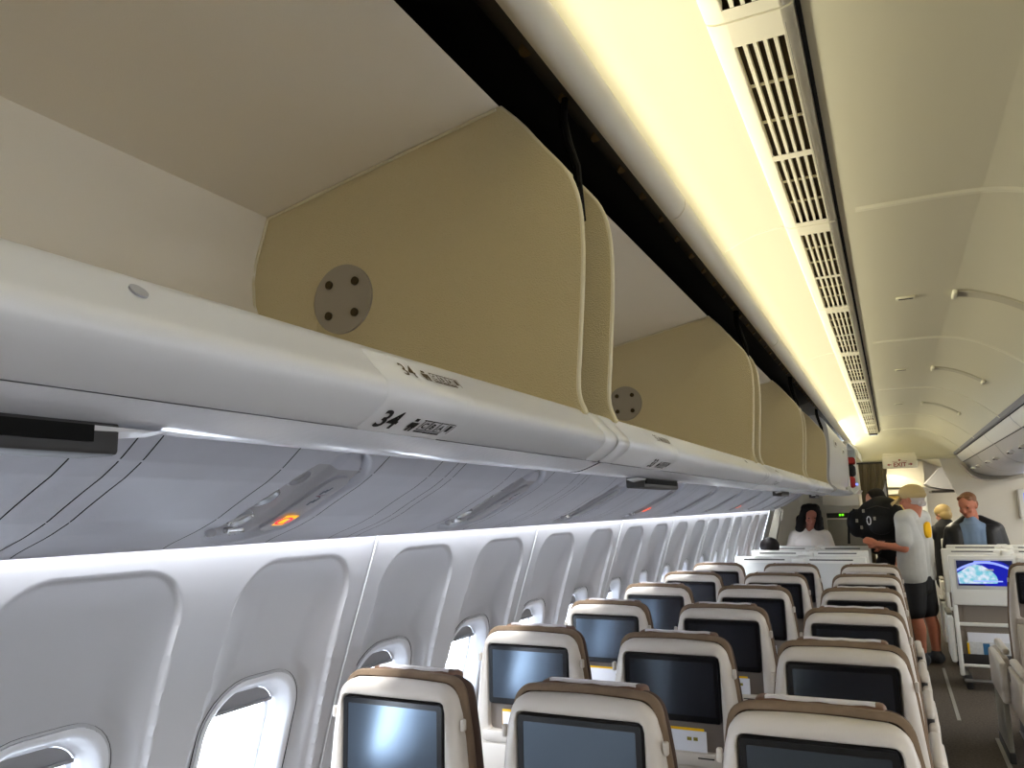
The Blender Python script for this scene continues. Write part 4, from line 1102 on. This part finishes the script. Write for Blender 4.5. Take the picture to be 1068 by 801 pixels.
for (dx, dz) in ((-.13, .10), (-.03, .02), (-.16, -.07), (-.20, -.0)):
    part('buckle', MB().box(bx + dx - .012, bx + dx + .012, by - .195, by - .17, bz + dz - .018, bz + dz + .018, .004), M_BULKG, bag)
part('luggage_tag', MB().tube([(bx - .085 + .018*math.cos(2*PI*k/14), by - .196, bz + .0 + .042*math.sin(2*PI*k/14)) for k in range(15)], .006, 6), M_LIP, bag)

# --- person behind the backpack
X1, Y1 = -.03, 9.60
p2 = thing('person', 'dark-haired person in black bending behind the big backpack', 'person', (X1, Y1, 0))
h2, H2, R2 = head_prims((-.165, Y1 - .02, 1.60), (-.75, -.45, -.45), 1.05)
a2 = [('c', (X1 - .02, Y1, 1.38), (-.14, Y1, 1.52), .065, .06), ('c', (X1, Y1 + .0, 1.34), (X1 + .02, Y1, .95), .12, .12), ('c', (X1 - .16, Y1, 1.34), (X1 + .16, Y1 + .02, 1.34), .075, .075),
      ('c', (X1 - .17, Y1, 1.33), (X1 - .18, Y1 - .1, 1.08), .05, .042), ('c', (X1 - .18, Y1 - .1, 1.08), (X1 - .12, Y1 - .20, 1.16), .042, .03),
      ('c', (X1 + .17, Y1, 1.33), (X1 + .10, Y1 - .08, 1.10), .05, .042), ('c', (X1 + .10, Y1 - .08, 1.10), (X1 + .03, Y1 - .16, .98), .042, .03),
      ('c', (X1 - .08, Y1, .92), (X1 - .09, Y1, .5), .10, .065), ('c', (X1 - .09, Y1, .5), (X1 - .09, Y1 + .01, .08), .062, .04), ('c', (X1 - .09, Y1, .05), (X1 - .15, Y1 - .12, .04), .04, .03),
      ('c', (X1 + .08, Y1, .92), (X1 + .09, Y1, .5), .10, .065), ('c', (X1 + .09, Y1, .5), (X1 + .09, Y1 + .01, .08), .062, .04), ('c', (X1 + .09, Y1, .05), (X1 + .05, Y1 - .12, .04), .04, .03)]
a2 += hand_prims((X1 + .03, Y1 - .16, .98), (-.2, -.1, -1), (.8, -.5, 0), .4, 1.0) + hand_prims((X1 - .12, Y1 - .20, 1.16), (.3, -.3, .6), (-.6, -.6, 0), .5)
b2 = blob('body', h2 + a2, M_SKINL, p2, .008)
face_parts(H2, R2, b2, 1.05)
blob('jacket', [('t', (X1, Y1, 1.30), (X1 + .02, Y1, .90), .13, .13, (1, 0, 0), 1.5), ('c', (X1 - .16, Y1, 1.345), (X1 + .16, Y1 + .02, 1.345), .09, .09), ('c', (X1 - .17, Y1, 1.33), (X1 - .18, Y1 - .1, 1.08), .066, .058), ('c', (X1 + .17, Y1, 1.33), (X1 + .10, Y1 - .08, 1.10), .066, .058)], M_BLKCLOTH, b2, .010)
blob('trousers', [('c', (X1 - .08, Y1, .92), (X1 - .09, Y1, .5), .12, .085), ('c', (X1 - .09, Y1, .5), (X1 - .09, Y1 + .01, .10), .082, .062), ('c', (X1 + .08, Y1, .92), (X1 + .09, Y1, .5), .12, .085), ('c', (X1 + .09, Y1, .5), (X1 + .09, Y1 + .01, .10), .082, .062)], M_BLKCLOTH, b2, .010)
blob('hair', [('e', H2(-.020, 0, .045), (.105, .092, .088), R2), ('e', H2(-.06, 0, -.01), (.06, .08, .07), R2)], M_HAIRBK, b2, .007, 3)

# --- woman in white
X2, Y2 = -.945, 10.2
p3 = thing('person', 'woman with shoulder-length dark hair in a white blouse looking down', 'person', (X2, Y2, 0))
h3, H3, R3 = head_prims((X2 + .025, Y2, 1.435), (.25, -.92, -.32), 1.08)
a3 = [('c', (X2, Y2 + .01, 1.23), (X2 + .02, Y2, 1.37), .055, .052), ('c', (X2 - .155, Y2, 1.21), (X2 + .155, Y2, 1.21), .062, .062), ('c', (X2 - .04, Y2, 1.15), (X2 - .04, Y2, .85), .095, .10), ('c', (X2 + .04, Y2, 1.15), (X2 + .04, Y2, .85), .095, .10),
      ('c', (X2 - .17, Y2, 1.20), (X2 - .23, Y2 - .03, .95), .05, .040), ('c', (X2 - .23, Y2 - .03, .95), (X2 - .14, Y2 - .12, .80), .04, .027),
      ('c', (X2 + .17, Y2, 1.20), (X2 + .23, Y2 - .03, .95), .05, .040), ('c', (X2 + .23, Y2 - .03, .95), (X2 + .14, Y2 - .12, .80), .04, .027),
      ('c', (X2 - .08, Y2, .85), (X2 - .09, Y2, .45), .11, .065), ('c', (X2 - .09, Y2, .45), (X2 - .09, Y2, .08), .06, .038), ('c', (X2 - .09, Y2, .05), (X2 - .10, Y2 - .14, .035), .036, .028),
      ('c', (X2 + .08, Y2, .85), (X2 + .09, Y2, .45), .11, .065), ('c', (X2 + .09, Y2, .45), (X2 + .09, Y2, .08), .06, .038), ('c', (X2 + .09, Y2, .05), (X2 + .10, Y2 - .14, .035), .036, .028)]
a3 += hand_prims((X2 - .14, Y2 - .12, .80), (.6, -.6, 0), (0, 0, 1), .5) + hand_prims((X2 + .14, Y2 - .12, .80), (-.6, -.6, 0), (0, 0, 1), .5)
b3 = blob('body', h3 + a3, M_SKIND, p3, .007)
face_parts(H3, R3, b3, 1.08)
blob('blouse', [('c', (X2 - .165, Y2, 1.20), (X2 - .05, Y2 + .01, 1.235), .078, .070), ('c', (X2 + .165, Y2, 1.20), (X2 + .05, Y2 + .01, 1.235), .078, .070), ('t', (X2, Y2, 1.13), (X2, Y2, .80), .135, .14, (1, 0, 0), 1.5),
    ('c', (X2 - .175, Y2, 1.19), (X2 - .24, Y2 - .03, .95), .074, .070), ('c', (X2 + .175, Y2, 1.19), (X2 + .24, Y2 - .03, .95), .074, .070)], M_BLOUSE, b3, .009)
mb = MB().tube([(X2 + .012, Y2 - .128, 1.17), (X2 + .008, Y2 - .137, 1.05), (X2 + .005, Y2 - .139, .90)], .004, 6); part('blouse_placket', mb, M_CLOTH, b3)
blob('trousers', [('c', (X2 - .08, Y2, .86), (X2 - .09, Y2, .12), .135, .075), ('c', (X2 + .08, Y2, .86), (X2 + .09, Y2, .12), .135, .075)], M_BLKCLOTH, b3, .011)
blob('hair', [('e', H3(-.025, 0, .055), (.110, .098, .092), R3), ('c', H3(.015, .070, .055), (X2 + .105, Y2 - .02, 1.30), .048, .052), ('c', H3(.015, -.070, .055), (X2 - .105, Y2 - .025, 1.29), .050, .058), ('c', H3(.0, -.05, .09), H3(.0, .05, .09), .06, .06), ('c', (X2 - .08, Y2 + .05, 1.38), (X2 - .11, Y2 + .0, 1.27), .07, .055), ('c', (X2 + .08, Y2 + .05, 1.38), (X2 + .12, Y2 + .0, 1.28), .07, .05), ('c', H3(-.06, 0, .0), (X2, Y2 + .06, 1.27), .085, .085), ('c', (X2 - .09, Y2 + .02, 1.40), (X2 - .10, Y2 + .0, 1.28), .06, .055), ('c', (X2 + .11, Y2 + .02, 1.40), (X2 + .115, Y2 + .0, 1.29), .055, .05)], M_HAIRBK, b3, .007, 3)

# --- man in black jacket
X3, Y3 = .80, 10.30
p4 = thing('person', 'man in an open black jacket over a blue shirt looking down', 'person', (X3, Y3, 0))
h4, H4, R4 = head_prims((X3 - .035, Y3 - .03, 1.525), (-.45, -.80, -.35), 1.12)
a4 = [('c', (X3 + .01, Y3 + .02, 1.30), (X3 - .01, Y3, 1.45), .068, .062), ('c', (X3 - .18, Y3, 1.25), (X3 + .18, Y3, 1.27), .075, .075), ('c', (X3 - .06, Y3 + .02, 1.20), (X3 - .06, Y3 + .02, .90), .10, .10), ('c', (X3 + .06, Y3 + .02, 1.20), (X3 + .06, Y3 + .02, .90), .10, .10),
      ('c', (X3 - .21, Y3, 1.24), (X3 - .26, Y3 - .03, .98), .056, .045), ('c', (X3 - .26, Y3 - .03, .98), (X3 - .15, Y3 - .13, .84), .044, .03),
      ('c', (X3 + .22, Y3, 1.26), (X3 + .28, Y3 - .03, 1.0), .056, .045), ('c', (X3 + .28, Y3 - .03, 1.0), (X3 + .17, Y3 - .13, .86), .044, .03),
      ('c', (X3 - .09, Y3, .90), (X3 - .10, Y3, .48), .11, .07), ('c', (X3 - .10, Y3, .48), (X3 - .10, Y3, .08), .065, .042), ('c', (X3 - .10, Y3, .05), (X3 - .12, Y3 - .15, .04), .04, .03),
      ('c', (X3 + .09, Y3, .90), (X3 + .10, Y3, .48), .11, .07), ('c', (X3 + .10, Y3, .48), (X3 + .10, Y3, .08), .065, .042), ('c', (X3 + .10, Y3, .05), (X3 + .12, Y3 - .15, .04), .04, .03)]
a4 += hand_prims((X3 - .15, Y3 - .13, .84), (.5, -.6, -.2), (0, 0, 1), .5) + hand_prims((X3 + .17, Y3 - .13, .86), (-.5, -.6, -.2), (0, 0, 1), .5)
b4 = blob('body', h4 + a4, M_SKIN, p4, .007)
face_parts(H4, R4, b4, 1.12)
blob('shirt', [('c', (X3 - .08, Y3 - .01, 1.22), (X3 - .08, Y3 - .02, .88), .130, .14), ('c', (X3 + .05, Y3 - .01, 1.22), (X3 + .05, Y3 - .02, .88), .130, .14), ('c', (X3 - .015, Y3 - .01, 1.24), (X3 - .015, Y3 - .02, .88), .142, .152), ('c', (X3 - .02, Y3 - .01, 1.33), (X3 - .02, Y3 - .02, 1.35), .085, .072)], M_BLUESH, b4, .009)
jk = []
for s in (-1, 1):
    jk += [('c', (X3 + s*.20, Y3 + .005, 1.245 + s*.01), (X3 + s*.07, Y3 + .045, 1.345), .095, .075), ('c', (X3 + s*.165 - .01, Y3 - .02, 1.21), (X3 + s*.17, Y3 - .04, .86), .122, .132), ('c', (X3 + s*.11, Y3 + .06, 1.25), (X3 + s*.1, Y3 + .05, .86), .12, .13),
           ('c', (X3 + s*.215, Y3, 1.245 + s*.01), (X3 + s*.275, Y3 - .03, .98), .088, .078), ('c', (X3 + s*.275, Y3 - .03, .98), (X3 + s*.19, Y3 - .12, .86), .07, .055)]
blob('jacket', jk, M_JACKET, b4, .010, 4)
blob('trousers', [('c', (X3 - .09, Y3, .90), (X3 - .10, Y3, .12), .135, .08), ('c', (X3 + .09, Y3, .90), (X3 + .10, Y3, .12), .135, .08)], M_BLKCLOTH, b4, .011)
blob('hair', [('e', H4(-.030, 0, .060), (.100, .092, .082), R4), ('e', H4(-.06, 0, .0), (.065, .084, .08), R4), ('c', H4(.030, -.045, .088), H4(.030, .045, .088), .030, .030)], M_HAIRBR, b4, .007, 3)

# --- seated passenger, only the dark crown shows
X4, Y4 = -1.22, 8.76
p5 = thing('person', 'seated passenger, only the dark crown of the head above the white seats', 'person', (X4, Y4, .4))
h5, H5, R5 = head_prims((X4, Y4, 1.10), (0, 1, -.1), 1.05)
b5 = blob('body', h5 + [('c', (X4, Y4, .93), (X4, Y4, 1.03), .06, .056), ('c', (X4 - .16, Y4, .88), (X4 + .16, Y4, .88), .07, .07), ('c', (X4, Y4, .85), (X4, Y4 + .02, .62), .12, .13), ('c', (X4 - .08, Y4 + .05, .56), (X4 - .09, Y4 + .42, .56), .09, .065), ('c', (X4 + .08, Y4 + .05, .56), (X4 + .09, Y4 + .42, .56), .09, .065)], M_SKINL, p5, .010)
blob('hair', [('e', H5(-.02, 0, .045), (.118, .102, .095), R5)], M_HAIRBK, b5, .008, 3)
blob('sweater', [('c', (X4 - .16, Y4, .88), (X4 + .16, Y4, .88), .085, .085), ('c', (X4, Y4, .84), (X4, Y4 + .02, .62), .145, .15)], M_BLKCLOTH, b5, .011)

# --- person in the next cabin
X5, Y5 = .61, 12.0
p6 = thing('person', 'blond person in a black coat seen from behind through the far doorway', 'person', (X5, Y5, 0))
h6, H6, R6 = head_prims((X5 - .02, Y5, 1.41), (-.6, .75, -.3), 1.0)
b6 = blob('body', h6 + [('c', (X5, Y5, 1.18), (X5 - .02, Y5, 1.34), .06, .056), ('c', (X5 - .15, Y5, 1.16), (X5 + .15, Y5, 1.14), .07, .07), ('c', (X5, Y5, 1.05), (X5, Y5, .75), .13, .13), ('c', (X5 - .08, Y5, .75), (X5 - .08, Y5, .06), .09, .045), ('c', (X5 + .08, Y5, .75), (X5 + .08, Y5, .06), .09, .045)], M_SKINL, p6, .010)
blob('coat', [('c', (X5 - .13, Y5, 1.17), (X5 + .15, Y5, 1.14), .095, .095), ('c', (X5, Y5, 1.20), (X5, Y5, .55), .15, .19), ('e', (X5, Y5 - .03, 1.27), (.10, .09, .10))], M_BLKCLOTH, b6, .011)
blob('hair', [('e', H6(-.015, 0, .04), (.112, .095, .092), R6), ('e', H6(-.05, 0, -.02), (.07, .085, .08), R6)], M_HAIRBL, b6, .008, 3)

# ------------------------------------------------------------------ light
w = bpy.data.worlds.new('world'); sc.world = w; w.use_nodes = True
bg = w.node_tree.nodes['Background']; bg.inputs['Color'].default_value = (0.82, 0.90, 1.0, 1); bg.inputs['Strength'].default_value = 10.0
def area(name, loc, rot, sx, sy, power, col, spread=180):
    L = bpy.data.lights.new(name, 'AREA'); L.shape = 'RECTANGLE'; L.size = sx; L.size_y = sy; L.energy = power; L.color = col; L.spread = math.radians(spread)
    o = bpy.data.objects.new(name, L); COL.objects.link(o); o.location = loc; o.rotation_euler = rot; return o
def aim(o, d):
    o.rotation_euler = Vector(d).to_track_quat('-Z', 'Y').to_euler()
# cove lamp behind the rail, lights the ceiling
def strip(name, x, z, d, w_, y0, y1, power, col, spread=180):
    dv = Vector(d).normalized(); yv = Vector((0, 1, 0)); zc = -dv; xc = yv.cross(zc).normalized()
    o = area(name, (x, (y0+y1)/2, z), (0, 0, 0), w_, y1 - y0, power, col, spread)
    m = Matrix((xc, yv, zc)).transposed().to_4x4(); m.translation = o.location; o.matrix_world = m
    return o
strip('cove_lamp', -.405, 2.277, (.97, 0, .26), .03, Y_BACK, 7.8, 21, (1.0, .94, .72), 118)
strip('cove_lamp', -.405, 2.277, (.97, 0, .26), .03, 7.8, 10.45, 8.5, (1.0, .94, .70), 140)
strip('centre_cove_lamp', .728, 2.152, (-.8, 0, .6), .02, Y_BACK, 7.2, 45, (1.0, .94, .74))
strip('centre_cove_lamp', .728, 2.152, (-.8, 0, .6), .02, 7.2, 10.3, 21, (1.0, .94, .78))
strip('wall_wash_lamp', -1.325, 1.600, (-.25, 0, -1), .02, Y_BACK, 9.9, 64, (.96, .98, 1.0), 150)
strip('right_aisle_lamp', 2.6, 2.2, (0, 0, -1), .5, Y_BACK, 14, 210, (1.0, .97, .92))
strip('next_cabin_lamp', .1, 2.18, (0, 0, -1), .2, 11, 13.2, 26, (1.0, .9, .66))

vs = sc.view_settings; vs.view_transform = 'Standard'; vs.look = 'None'; vs.exposure = 0.55; vs.gamma = 1.0; vs.use_curve_mapping = False
sc.cycles.use_denoising = True
sc.cycles.max_bounces = 10; sc.cycles.diffuse_bounces = 6
